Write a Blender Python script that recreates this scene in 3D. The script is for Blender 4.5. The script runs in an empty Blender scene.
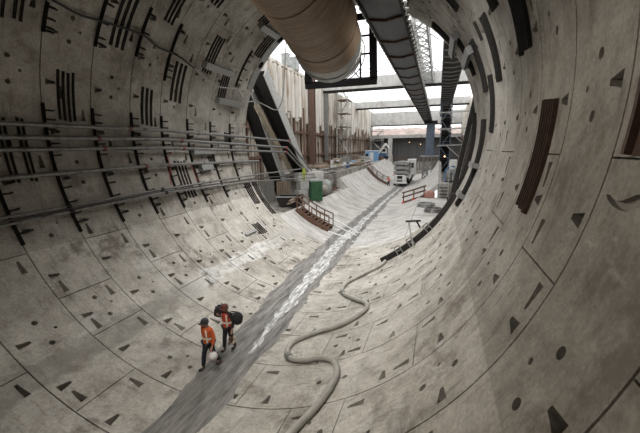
import bpy, bmesh, math, random
from mathutils import Vector, Matrix
from mathutils.geometry import delaunay_2d_cdt
random.seed(7)
SC = bpy.context.scene
COL = SC.collection
R = 7.93                      # inner radius of the lining; tunnel axis is +Y at z = R
D2R = math.radians

# ------------------------------------------------------------------ camera
f, yaw, pit, rol, cx, cz = 335.64, 0.3352, -0.1981, 0.012, 5.8868, 7.0356
Mrot = (Matrix.Rotation(yaw, 3, 'Z') @ Matrix.Rotation(pit, 3, 'X') @ Matrix.Rotation(rol, 3, 'Y'))
right, fwd, up = Mrot.col[0].copy(), Mrot.col[1].copy(), Mrot.col[2].copy()
cd = bpy.data.cameras.new('camera'); cam = bpy.data.objects.new('camera', cd); COL.objects.link(cam)
m4 = Matrix.Identity(4)
for i in range(3):
    m4[i][0] = right[i]; m4[i][1] = up[i]; m4[i][2] = -fwd[i]
m4.translation = Vector((cx, 0, cz))
cam.matrix_world = m4
cd.sensor_width = 36; cd.lens = f / 640 * 36; cd.clip_start = .05; cd.clip_end = 600
SC.camera = cam

# ------------------------------------------------------------------ materials
MATS = {}
def mat(name, col, rough=.8, var=.25, scale=3., metal=0., bump=.0, grime=None, spec=.5, detail=6., coord='Object', stretch=None, col2=None, grime_scale=.5, grime_lo=.52, grime_hi=.7):
    m = bpy.data.materials.new(name); m.use_nodes = True
    nt = m.node_tree; N = nt.nodes; L = nt.links
    b = N['Principled BSDF']
    b.inputs['Roughness'].default_value = rough; b.inputs['Metallic'].default_value = metal
    b.inputs['Specular IOR Level'].default_value = spec
    tc = N.new('ShaderNodeTexCoord'); src = tc.outputs[coord]
    if stretch:
        mp = N.new('ShaderNodeMapping'); mp.inputs['Scale'].default_value = stretch
        L.new(src, mp.inputs['Vector']); src = mp.outputs['Vector']
    n = N.new('ShaderNodeTexNoise'); n.inputs['Scale'].default_value = scale; n.inputs['Detail'].default_value = detail
    n.inputs['Roughness'].default_value = .65
    L.new(src, n.inputs['Vector'])
    r = N.new('ShaderNodeValToRGB'); L.new(n.outputs['Fac'], r.inputs['Fac'])
    lo = [c * (1 - var) for c in col]; hi = [min(1, c * (1 + var)) for c in (col2 or col)]
    r.color_ramp.elements[0].position = .3; r.color_ramp.elements[1].position = .7
    r.color_ramp.elements[0].color = (*lo, 1); r.color_ramp.elements[1].color = (*hi, 1)
    out = r.outputs['Color']
    if grime:
        n2 = N.new('ShaderNodeTexNoise'); n2.inputs['Scale'].default_value = grime_scale; n2.inputs['Detail'].default_value = 9
        n2.inputs['Roughness'].default_value = .6
        L.new(src, n2.inputs['Vector'])
        r2 = N.new('ShaderNodeValToRGB'); L.new(n2.outputs['Fac'], r2.inputs['Fac'])
        r2.color_ramp.elements[0].position = grime_lo; r2.color_ramp.elements[0].color = (0, 0, 0, 1)
        r2.color_ramp.elements[1].position = grime_hi; r2.color_ramp.elements[1].color = (1, 1, 1, 1)
        mx = N.new('ShaderNodeMixRGB'); L.new(r2.outputs['Color'], mx.inputs['Fac'])
        L.new(out, mx.inputs['Color1']); mx.inputs['Color2'].default_value = (*grime, 1)
        out = mx.outputs['Color']
    L.new(out, b.inputs['Base Color'])
    if bump:
        bp = N.new('ShaderNodeBump'); bp.inputs['Strength'].default_value = bump; bp.inputs['Distance'].default_value = .02
        L.new(n.outputs['Fac'], bp.inputs['Height']); L.new(bp.outputs['Normal'], b.inputs['Normal'])
    MATS[name] = m
    return m

def lining_material(name, gain, dust):
    m = bpy.data.materials.new(name); m.use_nodes = True
    nt = m.node_tree; N = nt.nodes; L = nt.links; b = N['Principled BSDF']
    b.inputs['Roughness'].default_value = .85; b.inputs['Specular IOR Level'].default_value = .3
    tc = N.new('ShaderNodeTexCoord'); src = tc.outputs['Object']
    def noise(scale, detail, rough=.6, stretch=None):
        s = src
        if stretch:
            mp = N.new('ShaderNodeMapping'); mp.inputs['Scale'].default_value = stretch
            L.new(src, mp.inputs['Vector']); s = mp.outputs['Vector']
        n = N.new('ShaderNodeTexNoise'); n.inputs['Scale'].default_value = scale
        n.inputs['Detail'].default_value = detail; n.inputs['Roughness'].default_value = rough
        L.new(s, n.inputs['Vector']); return n.outputs['Fac']
    def ramp(fac, stops):
        r = N.new('ShaderNodeValToRGB'); L.new(fac, r.inputs['Fac'])
        e = r.color_ramp.elements
        e[0].position, e[0].color = stops[0][0], (*stops[0][1], 1)
        e[1].position, e[1].color = stops[-1][0], (*stops[-1][1], 1)
        for p, c in stops[1:-1]:
            q = e.new(p); q.color = (*c, 1)
        return r.outputs['Color']
    def mix(fac, a, c, mode='MIX'):
        x = N.new('ShaderNodeMixRGB'); x.blend_type = mode
        if isinstance(fac, float): x.inputs['Fac'].default_value = fac
        else: L.new(fac, x.inputs['Fac'])
        L.new(a, x.inputs['Color1'])
        if isinstance(c, tuple): x.inputs['Color2'].default_value = (*c, 1)
        else: L.new(c, x.inputs['Color2'])
        return x.outputs['Color']
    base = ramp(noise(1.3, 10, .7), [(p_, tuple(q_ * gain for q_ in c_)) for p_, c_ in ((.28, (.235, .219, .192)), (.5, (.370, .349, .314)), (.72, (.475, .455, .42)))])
    fine = ramp(noise(14, 6, .7), [(.25, (.66, .66, .66)), (.75, (1.24, 1.24, 1.24))])
    c = mix(1., base, fine, 'MULTIPLY')
    big = ramp(noise(.28, 5, .5), [(.35, (.80, .79, .77)), (.65, (1.14, 1.14, 1.14))])
    c = mix(1., c, big, 'MULTIPLY')
    dark = ramp(noise(.75, 12, .72), [(.525, (0, 0, 0)), (.64, (.85, .85, .85))])
    c = mix(dark, c, (.17, .15, .125))
    pale = ramp(noise(1.1, 10, .75, (1., .45, 1.)), [(.60 - dust, (0, 0, 0)), (.74 - dust, (.6, .6, .6))])
    c = mix(pale, c, (.62, .61, .59))
    spots = ramp(noise(5., 8, .8), [(.62, (0, 0, 0)), (.69, (.75, .75, .75))])
    c = mix(spots, c, (.12, .105, .09))
    run = ramp(noise(2.2, 8, .7, (.5, 2.2, .35)), [(.555, (0, 0, 0)), (.68, (.6, .6, .6))])
    c = mix(run, c, (.15, .135, .115))
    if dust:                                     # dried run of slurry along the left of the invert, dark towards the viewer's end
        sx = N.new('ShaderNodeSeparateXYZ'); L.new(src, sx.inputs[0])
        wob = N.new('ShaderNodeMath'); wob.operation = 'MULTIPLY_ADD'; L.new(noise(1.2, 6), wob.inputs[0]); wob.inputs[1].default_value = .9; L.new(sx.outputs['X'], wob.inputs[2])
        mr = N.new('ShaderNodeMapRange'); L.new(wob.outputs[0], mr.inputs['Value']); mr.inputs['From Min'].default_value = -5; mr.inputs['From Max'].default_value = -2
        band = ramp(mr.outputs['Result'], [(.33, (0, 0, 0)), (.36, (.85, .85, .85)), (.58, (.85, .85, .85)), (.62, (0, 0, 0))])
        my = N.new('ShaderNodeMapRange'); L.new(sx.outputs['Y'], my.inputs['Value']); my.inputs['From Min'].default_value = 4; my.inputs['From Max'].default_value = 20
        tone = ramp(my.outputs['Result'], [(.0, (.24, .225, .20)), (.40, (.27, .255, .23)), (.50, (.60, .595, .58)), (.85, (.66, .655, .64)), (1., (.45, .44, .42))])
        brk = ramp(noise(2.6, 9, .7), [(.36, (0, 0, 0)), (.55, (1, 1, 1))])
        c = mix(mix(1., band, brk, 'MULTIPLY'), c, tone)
    L.new(c, b.inputs['Base Color'])
    bp = N.new('ShaderNodeBump'); bp.inputs['Strength'].default_value = .45; bp.inputs['Distance'].default_value = .02
    L.new(noise(9, 8, .7), bp.inputs['Height']); L.new(bp.outputs['Normal'], b.inputs['Normal'])
    return m
LIN = lining_material('lining_concrete', 1., 0.)
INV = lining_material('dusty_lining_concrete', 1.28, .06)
CRADLE = mat('dusty_concrete', (.55, .535, .51), .85, .25, 2.2, bump=.4, grime=(.27, .25, .225), grime_scale=.8, grime_lo=.47, grime_hi=.72, stretch=(.6, 1.5, .6), spec=.3)
GROUND = mat('trodden_ground', (.34, .32, .29), .9, .4, 1.5, bump=.5, grime=(.14, .12, .10), grime_scale=.8, grime_lo=.45, grime_hi=.65)
CONC = mat('beam_concrete', (.52, .51, .49), .85, .18, 1.5, bump=.15, grime=(.33, .31, .28), grime_scale=.4)
WALLC = mat('pile_wall_concrete', (.66, .63, .58), .9, .25, 1.1, bump=.3, grime=(.30, .23, .16), grime_scale=.55, grime_lo=.47, grime_hi=.66, stretch=(1, 1, .3))
WALLB = mat('stained_lagging', (.40, .36, .30), .9, .35, 1.6, bump=.3, grime=(.15, .10, .065), grime_scale=.8, grime_lo=.45, grime_hi=.62, stretch=(1, 1, .25))
PINK = mat('pale_earth', (.40, .32, .29), .95, .35, .5, grime=(.30, .31, .26), grime_scale=.2)
DARKW = mat('dark_sheet_wall', (.13, .13, .13), .8, .25, .6, stretch=(3, 1, .2))
STEEL_D = mat('dark_steel', (.022, .019, .017), .7, .4, 6, metal=.1, spec=.3)
STEEL_G = mat('grey_steel', (.30, .30, .29), .45, .2, 5, metal=.6)
STEEL_L = mat('pale_steel', (.46, .46, .44), .6, .2, 4, metal=.2)
GALV = mat('galvanised_pipe', (.19, .187, .18), .36, .3, 5, metal=.6, grime=(.06, .047, .04), grime_scale=1.5, grime_lo=.55, grime_hi=.72)
GALV_D = mat('grimy_pipe', (.085, .078, .072), .5, .35, 5, metal=.5)
RUST = mat('rusty_steel', (.12, .062, .04), .8, .45, 5, bump=.2)
RUST_D = mat('dark_maroon_steel', (.075, .042, .03), .7, .45, 5, bump=.2)
RUST_R = mat('rust_brown_paint', (.135, .080, .060), .7, .25, 3)
REDTAPE = mat('red_coupling', (.30, .035, .03), .6, .2, 8)
REDCL = mat('dull_red_clamp', (.13, .035, .03), .6, .3, 8)
DUCT = mat('brown_duct_fabric', (.200, .138, .090), .5, .42, 2.2, bump=.5, stretch=(.8, 9., .8), spec=.35)
BLACK = mat('black_paint', (.010, .009, .009), .8, .3, 5, spec=.1)
BELT = mat('conveyor_pan', (.085, .09, .095), .55, .25, 2.5, metal=.25, stretch=(6, .5, 1))
BLUEG = mat('blue_grey_paint', (.135, .17, .225), .6, .2, 2)
BLUE = mat('blue_paint', (.07, .15, .30), .55, .2, 3)
LBLUE = mat('light_blue_paint', (.22, .40, .62), .6, .15, 3)
WHITE = mat('white_paint', (.72, .72, .70), .55, .12, 3)
GREEN = mat('green_paint', (.014, .075, .028), .55, .3, 3, bump=.1)
WOOD = mat('grey_timber', (.25, .19, .14), .85, .35, 3, stretch=(1, 1, .3))
TAN = mat('tan_stuff', (.42, .36, .27), .9, .25, 3)
HOSE = mat('grey_hose_rubber', (.36, .345, .31), .55, .2, 3, spec=.5)
CABLE = mat('black_cable', (.02, .02, .02), .5, .2, 6)
CABLE_G = mat('grey_cable', (.30, .30, .29), .5, .2, 6)
WHOSE = mat('white_hose_cloth', (.75, .75, .73), .7, .1, 4)
ORANGE = mat('orange_cloth', (.62, .115, .03), .8, .2, 9)
REDV = mat('red_orange_cloth', (.50, .06, .035), .8, .2, 9)
YELLOW = mat('hi_vis_yellow', (.42, .50, .05), .7, .1, 6)
REFL = mat('reflective_tape', (.75, .73, .62), .5, .1, 9)
NAVY = mat('dark_navy_cloth', (.018, .022, .034), .9, .3, 9)
BLACKC = mat('black_cloth', (.02, .019, .02), .85, .35, 8, bump=.2)
SKIN = mat('skin', (.42, .23, .16), .6, .1, 9)
BOOT = mat('boot_leather', (.05, .035, .025), .7, .3, 9)
BROWN = mat('brown_leather', (.16, .085, .045), .7, .3, 9)
HAT = mat('dark_hard_hat', (.025, .025, .03), .35, .1, 5)
GLASSD = mat('dark_glass', (.015, .018, .02), .12, .1, 3)
TAIL = mat('red_lens', (.5, .03, .02), .3, .1, 3)
RCONE = mat('red_plastic', (.60, .07, .03), .5, .1, 3)
SACK = mat('pinkish_sack', (.36, .19, .15), .9, .3, 4, bump=.4)
TARP = mat('teal_grey_tarp', (.30, .315, .30), .7, .3, 2, bump=.4)

def mud_material():
    m = bpy.data.materials.new('wet_mud'); m.use_nodes = True
    nt = m.node_tree; N = nt.nodes; L = nt.links; b = N['Principled BSDF']
    tc = N.new('ShaderNodeTexCoord'); src = tc.outputs['Object']
    mp = N.new('ShaderNodeMapping'); mp.inputs['Scale'].default_value = (3.2, .45, 1); L.new(src, mp.inputs['Vector'])
    n = N.new('ShaderNodeTexNoise'); n.inputs['Scale'].default_value = 1.5; n.inputs['Detail'].default_value = 10; n.inputs['Roughness'].default_value = .7
    L.new(mp.outputs['Vector'], n.inputs['Vector'])
    r = N.new('ShaderNodeValToRGB'); L.new(n.outputs['Fac'], r.inputs['Fac'])
    e = r.color_ramp.elements
    e[0].position = .34; e[0].color = (.075, .07, .064, 1); e[1].position = .68; e[1].color = (.33, .318, .30, 1)
    L.new(r.outputs['Color'], b.inputs['Base Color'])
    b.inputs['Roughness'].default_value = .75
    bp = N.new('ShaderNodeBump'); bp.inputs['Strength'].default_value = .6; bp.inputs['Distance'].default_value = .05
    L.new(n.outputs['Fac'], bp.inputs['Height']); L.new(bp.outputs['Normal'], b.inputs['Normal'])
    return m
SEGC = mat('segment_concrete', (.30, .30, .295), .85, .2, 2, bump=.2)
MUD = mud_material()
def wet_sheen_material():
    m = bpy.data.materials.new('wet_painted_sheen'); m.use_nodes = True
    nt = m.node_tree; N = nt.nodes; L = nt.links; b = N['Principled BSDF']
    tc = N.new('ShaderNodeTexCoord')
    n = N.new('ShaderNodeTexNoise'); n.inputs['Scale'].default_value = 3.2; n.inputs['Detail'].default_value = 9; n.inputs['Roughness'].default_value = .75
    mp = N.new('ShaderNodeMapping'); mp.inputs['Scale'].default_value = (2.4, .4, 1); L.new(tc.outputs['Object'], mp.inputs['Vector'])
    L.new(mp.outputs['Vector'], n.inputs['Vector'])
    r = N.new('ShaderNodeValToRGB'); L.new(n.outputs['Fac'], r.inputs['Fac'])
    e = r.color_ramp.elements
    e[0].position = .42; e[0].color = (.20, .195, .185, 1); e[1].position = .60; e[1].color = (.74, .74, .73, 1)  # pale end paints the sky's reflection on the wet mud
    L.new(r.outputs['Color'], b.inputs['Base Color'])
    rr = N.new('ShaderNodeMapRange'); L.new(n.outputs['Fac'], rr.inputs['Value'])
    rr.inputs['From Min'].default_value = .35; rr.inputs['From Max'].default_value = .65
    rr.inputs['To Min'].default_value = .7; rr.inputs['To Max'].default_value = .22
    L.new(rr.outputs['Result'], b.inputs['Roughness'])
    bp = N.new('ShaderNodeBump'); bp.inputs['Strength'].default_value = .4; bp.inputs['Distance'].default_value = .03
    L.new(n.outputs['Fac'], bp.inputs['Height']); L.new(bp.outputs['Normal'], b.inputs['Normal'])
    return m
WET_SHEEN = wet_sheen_material()

# ------------------------------------------------------------------ mesh builder
class MB:
    def __init__(s): s.v = []; s.f = []; s.m = []; s.cur = 0
    def add(s, vs, fs):
        o = len(s.v); s.v += [Vector(p) for p in vs]
        for q in fs: s.f.append([i + o for i in q]); s.m.append(s.cur)
        return s
    def box(s, c, size, rot=None):
        x, y, z = [d / 2 for d in size]
        vs = [Vector((a * x, b * y, d * z)) for d in (-1, 1) for a, b in ((-1, -1), (1, -1), (1, 1), (-1, 1))]
        if rot is not None: vs = [rot @ p for p in vs]
        c = Vector(c)
        return s.add([p + c for p in vs], [(3, 2, 1, 0), (4, 5, 6, 7), (0, 1, 5, 4), (1, 2, 6, 5), (2, 3, 7, 6), (3, 0, 4, 7)])
    def bar(s, p, q, w, h=None, upv=(0, 0, 1)):
        p, q = Vector(p), Vector(q); h = h or w
        d = (q - p); L = d.length; d.normalize()
        u = Vector(upv)
        if abs(d.dot(u)) > .98: u = Vector((1, 0, 0))
        a = d.cross(u).normalized(); b = a.cross(d).normalized()
        rot = Matrix((a, d, b)).transposed()
        return s.box((p + q) / 2, (w, L, h), rot)
    def hbeam(s, p, q, w, h, t, upv=(0, 0, 1)):
        p, q = Vector(p), Vector(q); d = (q - p).normalized(); u = Vector(upv)
        if abs(d.dot(u)) > .98: u = Vector((1, 0, 0))
        a = d.cross(u).normalized(); b = a.cross(d).normalized()
        for k in (-1, 1): s.bar(p + b * k * (h - t) / 2, q + b * k * (h - t) / 2, w, t, upv)
        return s.bar(p, q, t, h - 2 * t, upv)
    def tube(s, pts, r, n=10, caps=True, radii=None):
        pts = [Vector(p) for p in pts]; k = len(pts); rings = []
        prev = None
        for i, p in enumerate(pts):
            d = (pts[min(i + 1, k - 1)] - pts[max(i - 1, 0)]).normalized()
            if prev is None:
                u = Vector((0, 0, 1)) if abs(d.z) < .9 else Vector((1, 0, 0))
            else: u = prev
            a = d.cross(u).normalized(); b = a.cross(d).normalized(); prev = b
            rr = radii[i] if radii else r
            rings.append([p + a * rr * math.cos(2 * math.pi * j / n) + b * rr * math.sin(2 * math.pi * j / n) for j in range(n)])
        vs = [p for g in rings for p in g]
        fs = [(i * n + j, i * n + (j + 1) % n, (i + 1) * n + (j + 1) % n, (i + 1) * n + j) for i in range(k - 1) for j in range(n)]
        if caps: fs += [tuple(range(n - 1, -1, -1)), tuple(range((k - 1) * n, k * n))]
        return s.add(vs, fs)
    def lathe(s, c, prof, n=20, axis='Z', sx=1., sy=1.):
        c = Vector(c); vs = []
        for r, h in prof:
            for j in range(n):
                a = 2 * math.pi * j / n
                p = Vector((r * math.cos(a) * sx, r * math.sin(a) * sy, h))
                if axis == 'Y': p = Vector((p.x, p.z, p.y))
                if axis == 'X': p = Vector((p.z, p.x, p.y))
                vs.append(c + p)
        k = len(prof)
        fs = [(i * n + j, i * n + (j + 1) % n, (i + 1) * n + (j + 1) % n, (i + 1) * n + j) for i in range(k - 1) for j in range(n)]
        fs += [tuple(range(n - 1, -1, -1)), tuple(range((k - 1) * n, k * n))]
        return s.add(vs, fs)
    def torus(s, c, Rr, r, n=28, k=8, rot=None):
        c = Vector(c); vs = []
        for i in range(n):
            a = 2 * math.pi * i / n
            for j in range(k):
                b = 2 * math.pi * j / k
                p = Vector(((Rr + r * math.cos(b)) * math.cos(a), (Rr + r * math.cos(b)) * math.sin(a), r * math.sin(b)))
                vs.append(c + (rot @ p if rot is not None else p))
        return s.add(vs, [(i * k + j, ((i + 1) % n) * k + j, ((i + 1) % n) * k + (j + 1) % k, i * k + (j + 1) % k) for i in range(n) for j in range(k)])
    def sweep(s, path_fn, ts, prof):
        """prof: closed 2D loop (u,v); path_fn(t,u,v) -> point"""
        n = len(prof); vs = [path_fn(t, u, v) for t in ts for u, v in prof]; k = len(ts)
        fs = [(i * n + j, i * n + (j + 1) % n, (i + 1) * n + (j + 1) % n, (i + 1) * n + j) for i in range(k - 1) for j in range(n)]
        fs += [tuple(range(n - 1, -1, -1)), tuple(range((k - 1) * n, k * n))]
        return s.add(vs, fs)
    def prism(s, poly, p0, p1):
        """poly list of 3D points, extruded by vector p1-p0"""
        d = Vector(p1) - Vector(p0); n = len(poly); a = [Vector(p) for p in poly]
        vs = a + [p + d for p in a]
        fs = [tuple(range(n - 1, -1, -1)), tuple(range(n, 2 * n))] + [(i, (i + 1) % n, n + (i + 1) % n, n + i) for i in range(n)]
        return s.add(vs, fs)
    def build(s, name, mats, parent=None, smooth=False, bevel=0, recalc=True, world=True):
        me = bpy.data.meshes.new(name)
        off = Vector((0, 0, 0))
        if parent is not None and world:
            off = parent.location.copy()
            if parent.parent: off += parent.parent.location
        me.from_pydata([p - off for p in s.v], [], s.f)
        for m in (mats if isinstance(mats, (list, tuple)) else [mats]): me.materials.append(m)
        for p, k in zip(me.polygons, s.m): p.material_index = k
        if recalc:
            bm = bmesh.new(); bm.from_mesh(me); bmesh.ops.recalc_face_normals(bm, faces=bm.faces); bm.to_mesh(me); bm.free()
        if smooth:
            for p in me.polygons: p.use_smooth = True
            me.set_sharp_from_angle(angle=D2R(40))
        o = bpy.data.objects.new(name, me); COL.objects.link(o)
        if parent is not None: o.parent = parent
        if bevel:
            b = o.modifiers.new('bevel', 'BEVEL'); b.width = bevel; b.segments = 2; b.limit_method = 'ANGLE'
        return o

def tag(o, label, cat, group=None):
    o['label'] = label; o['category'] = cat
    if group: o['group'] = group
    return o
def thing(name, label, cat, loc=(0, 0, 0), rz=0., group=None):
    o = bpy.data.objects.new(name, None); COL.objects.link(o)
    o.location = loc; o.rotation_euler = (0, 0, rz); o.empty_display_size = .2
    return tag(o, label, cat, group)
def struct(o): o['kind'] = 'structure'; return o
def single(mb, name, mats, label, cat, group=None, **k):
    """one-mesh thing with its origin at its base centre"""
    xs = [p.x for p in mb.v]; ys = [p.y for p in mb.v]; zs = [p.z for p in mb.v]
    c = Vector(((min(xs) + max(xs)) / 2, (min(ys) + max(ys)) / 2, min(zs)))
    mb.v = [p - c for p in mb.v]
    o = mb.build(name, mats, **k); o.location = c
    return tag(o, label, cat, group)
def dup(root, loc, label, rz=None, group=None):
    r = root.copy(); COL.objects.link(r); r.location = loc; r['label'] = label
    if rz is not None: r.rotation_euler = (0, 0, rz)
    if group: r['group'] = group
    for ch in list(root.children):
        c = ch.copy(); COL.objects.link(c); c.parent = r
        for g in list(ch.children):
            d = g.copy(); COL.objects.link(d); d.parent = c
    return r
def cyl(th, Y, r=R):
    a = D2R(th); return Vector((r * math.sin(a), Y, R - r * math.cos(a)))
SKY = 2.1
EXPO = 0.0
FILL_SPOTS = [((-1.2, 15.6, 14.4), (-1.0, 21.5, 0), 8000, 125, (1, .99, .97), 3.0), ((4.9, 12.5, 13.4), (3, 18, 0), 3800, 130, (1, .99, .97), 1.2), ((1.2, 4, 9.9), (.6, 8.5, 0), 1500, 115, (1, .98, .94), .8), ((-3, -4, 12), (8, 6, 7), 1150, 120, (1, .90, .78), 1.), ((-5.8, 8.2, 12.7), (8, 3, 5), 2000, 95, (1, .93, .82), .8)]
# ------------------------------------------------------------------ tunnel lining: rings of precast segments
J = [1.1, 3.05, 5.01, 6.87, 8.80, 10.69, 12.6, 14.45, 16.4, 18.5, 20.65, 22.79]
JI = [-174, -135.5, -97, -58.3, -19.3, 19.5, 31, 70, 109, 147.5]
JII = [-162, -123, -84, -45, -32.5, 6.5, 45, 82.5, 121, 159.5]
PART = {'floor': MB(), 'wall_left': MB(), 'wall_right': MB(), 'ceiling': MB()}
def which(th):
    if abs(th) < 58.3: return 'floor'
    if abs(th) > 122: return 'ceiling'
    return 'wall_left' if th < 0 else 'wall_right'
def quad(ps):
    th = math.degrees(math.atan2(sum(p.x for p in ps), sum(R - p.z for p in ps)))
    PART[which(th)].add(ps, [tuple(range(len(ps)))])
KR = D2R(1) * R
def ring(i0, Y0, Y1, kind, detail=True):
    g = .017; A, B = Y0 + g, Y1 - g; W = B - A
    S = lambda th: th * KR
    holes = []                                   # (polygon [(s,t)], [depth per vertex])
    joints = JI if kind else JII
    if detail:
        for th in joints:
            w = .014
            holes.append(([(S(th) - w, A + .004), (S(th) + w, A + .004), (S(th) + w, B - .004), (S(th) - w, B - .004)], [.07] * 4))
        rr = random.Random(i0 * 31 + 5)
        for k in range(-13, 14):                 # wedge pockets by the near joint
            th = k * 12.75
            if min(abs(th - j) for j in joints) < 1.5: continue
            s0 = S(th) + rr.uniform(-.02, .02); t0 = A + .09 * W + rr.uniform(-.02, .02); l = .34; a = .115; b = .04
            holes.append(([(s0 - a, t0), (s0 + a, t0), (s0 + b, t0 + l), (s0 - b, t0 + l)], [.36, .36, .20, .20]))
        for th in joints:                        # long pockets beside every radial joint
            for d, fr in ((2.9, .81), (-2.7, .18)):
                if d < 0 and min(abs(th + d - k * 12.75) for k in range(-14, 15)) < 2.2: fr = .24; 
                if abs(th + d) > 176: continue
                s0 = S(th + d); t0 = A + fr * W; l = .23; a = .035; b = .10
                if min(abs(th + d - k * 12.75) for k in range(-14, 15)) < 2.6 and d < 0: fr = .30; t0 = A + .36 * W
                holes.append(([(s0 - l, t0 - a), (s0 + l, t0 - b), (s0 + l, t0 + b), (s0 - l, t0 + a)], [.18, .34, .34, .18]))
        def disc(th, fr, rad, dep):
            s0 = S(th); t0 = A + fr * W
            holes.append(([(s0 + rad * math.cos(2 * math.pi * q / 10), t0 + rad * math.sin(2 * math.pi * q / 10)) for q in range(10)], [dep] * 10))
        ext = sorted(joints) + [min(joints) + 360]
        for a_, b_ in zip(ext[:-1], ext[1:]):
            c = (a_ + b_) / 2
            if abs(c) > 172: continue
            disc(c - 3, .49, .085, .5); disc(c + 3, .49, .085, .5); disc(c, .68, .05, .3)
    if detail and i0 == 1:                       # spalled patch on the right wall
        sp_ = [(79.4, 4.84), (79.45, 4.76), (79.15, 4.62), (79.25, 4.45), (79.9, 4.25), (80.3, 4.02), (79.4, 4.05), (78.6, 4.25), (78.5, 4.42), (78.65, 4.6), (79.0, 4.76)]
        sp_ = [(S(q_), y_) for q_, y_ in sp_]
        if sum(p_[0] * q_[1] - q_[0] * p_[1] for p_, q_ in zip(sp_, sp_[1:] + sp_[:1])) < 0: sp_.reverse()
        holes.append((sp_, [.07] * len(sp_)))
    verts = []; dep = []; faces = []; edges = []
    for h, dd in holes:
        o = len(verts); verts += [Vector(p) for p in h]; dep += dd; faces.append(list(range(o, o + len(h))))
    nh = len(verts)
    st = 2.25 if detail else 6
    n = int(360 / st); nt_ = 4
    S0, S1 = S(-180), S(180)
    import bisect
    for ii in range(n + 1):
        for jj in range(nt_ + 1):
            p = Vector((S0 + (S1 - S0) * ii / n, A + W * jj / nt_))
            verts.append(p)
    # outer frame as edges
    q = lambda ii, jj: nh + ii * (nt_ + 1) + jj
    for ii in range(n): edges += [(q(ii, 0), q(ii + 1, 0)), (q(ii, nt_), q(ii + 1, nt_))]
    for jj in range(nt_): edges += [(q(0, jj), q(0, jj + 1)), (q(n, jj), q(n, jj + 1))]
    V, E, F, oV, oE, oF = delaunay_2d_cdt(verts, edges, faces, 0, 1e-5)
    P3 = [cyl(p.x / KR, p.y) for p in V]
    for fc, src in zip(F, oF):
        if src: continue
        quad([P3[k] for k in fc])
    for h, dd in holes:
        top = [cyl(s / KR, t) for s, t in h]; bot = [cyl(s / KR, t, R + d) for (s, t), d in zip(h, dd)]
        m = len(h)
        for k in range(m): quad([top[k], top[(k + 1) % m], bot[(k + 1) % m], bot[k]])
        quad(bot)
    # the joint between rings: side faces and the gasket strip behind them
    for k in range(n):
        a, b = -180 + 360 * k / n, -180 + 360 * (k + 1) / n
        quad([cyl(a, A), cyl(b, A), cyl(b, A, R + .08), cyl(a, A, R + .08)])
        quad([cyl(a, B), cyl(b, B), cyl(b, B, R + .08), cyl(a, B, R + .08)])
        quad([cyl(a, Y1 - .03, R + .08), cyl(b, Y1 - .03, R + .08), cyl(b, Y1 + .03, R + .08), cyl(a, Y1 + .03, R + .08)])
for i in range(len(J) - 1): ring(i, J[i], J[i + 1], i % 2 == 0)
yy = J[0]
for k in range(8): ring(99 + k, yy - 2, yy, False, detail=False); yy -= 2
# portal end face, outer skin of the ring
for k in range(90):
    a, b = -180 + 4 * k, -176 + 4 * k
    quad([cyl(a, 22.778), cyl(b, 22.778), cyl(b, 22.778, R + .6), cyl(a, 22.778, R + .6)])
    quad([cyl(a, 22.778, R + .6), cyl(b, 22.778, R + .6), cyl(b, 4, R + .6), cyl(a, 4, R + .6)])
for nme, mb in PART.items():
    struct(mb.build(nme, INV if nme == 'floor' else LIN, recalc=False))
# unseen bulkhead added behind the camera to bounce light back
bk = MB(); bk.add([cyl(-180 + 6 * k, yy, R + .1) for k in range(60)], [tuple(range(60))]); struct(bk.build('bounce_bulkhead', LIN, recalc=False))

# ------------------------------------------------------------------ open trough beyond the portal
def cradle(Y0, Y1, tl0, tl1, tr, name, m, step=1.0, thick=.55, lift=None):
    def cyl(t, y, r=R):
        p = globals()['cyl'](t, y, r)
        if lift and t > 8:
            k = ((t - 8) / (tr - 8)); p.z += k * k * lift(y)
        return p
    mb = MB(); n = max(1, round((Y1 - Y0) / step)); ns = 34
    for i in range(n):
        a = Y0 + (Y1 - Y0) * i / n + .016; b = Y0 + (Y1 - Y0) * (i + 1) / n - .016
        ts = [tl0 + (tl1 - tl0) * i / n + ((tr - (tl0 + (tl1 - tl0) * i / n)) * k / ns) for k in range(ns + 1)]
        for k in range(ns):
            p, q = ts[k], ts[k + 1]
            mb.add([cyl(p, a), cyl(q, a), cyl(q, b), cyl(p, b)], [(0, 1, 2, 3)])
            for y in (a, b):
                mb.add([cyl(p, y), cyl(q, y), cyl(q, y, R + .12 if 0 < i < n - 1 else R + thick), cyl(p, y, R + .12 if 0 < i < n - 1 else R + thick)], [(0, 1, 2, 3)])
            mb.add([cyl(p, a - .05, R + .09), cyl(q, a - .05, R + .09), cyl(q, b + .05, R + .09), cyl(p, b + .05, R + .09)], [(0, 1, 2, 3)])
        for t in (ts[0], ts[-1]):
            mb.add([cyl(t, a), cyl(t, b), cyl(t, b, R + thick), cyl(t, a, R + thick)], [(0, 1, 2, 3)])
    return struct(mb.build(name, m, recalc=False))
cradle(22.80, 43.6, -43, -41, 30.5, 'floor_trough', CRADLE)
cradle(43.65, 63.4, -54, -56, 49.8, 'floor_trough_middle', CRADLE, lift=lambda y: 2.1 * min(1, (y - 43.6) / 14))
cradle(63.45, 97., -57.5, -66, 50, 'floor_trough_far', CRADLE, lift=lambda y: 2.1 * max(0, 1 - (y - 63) / 20))

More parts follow.
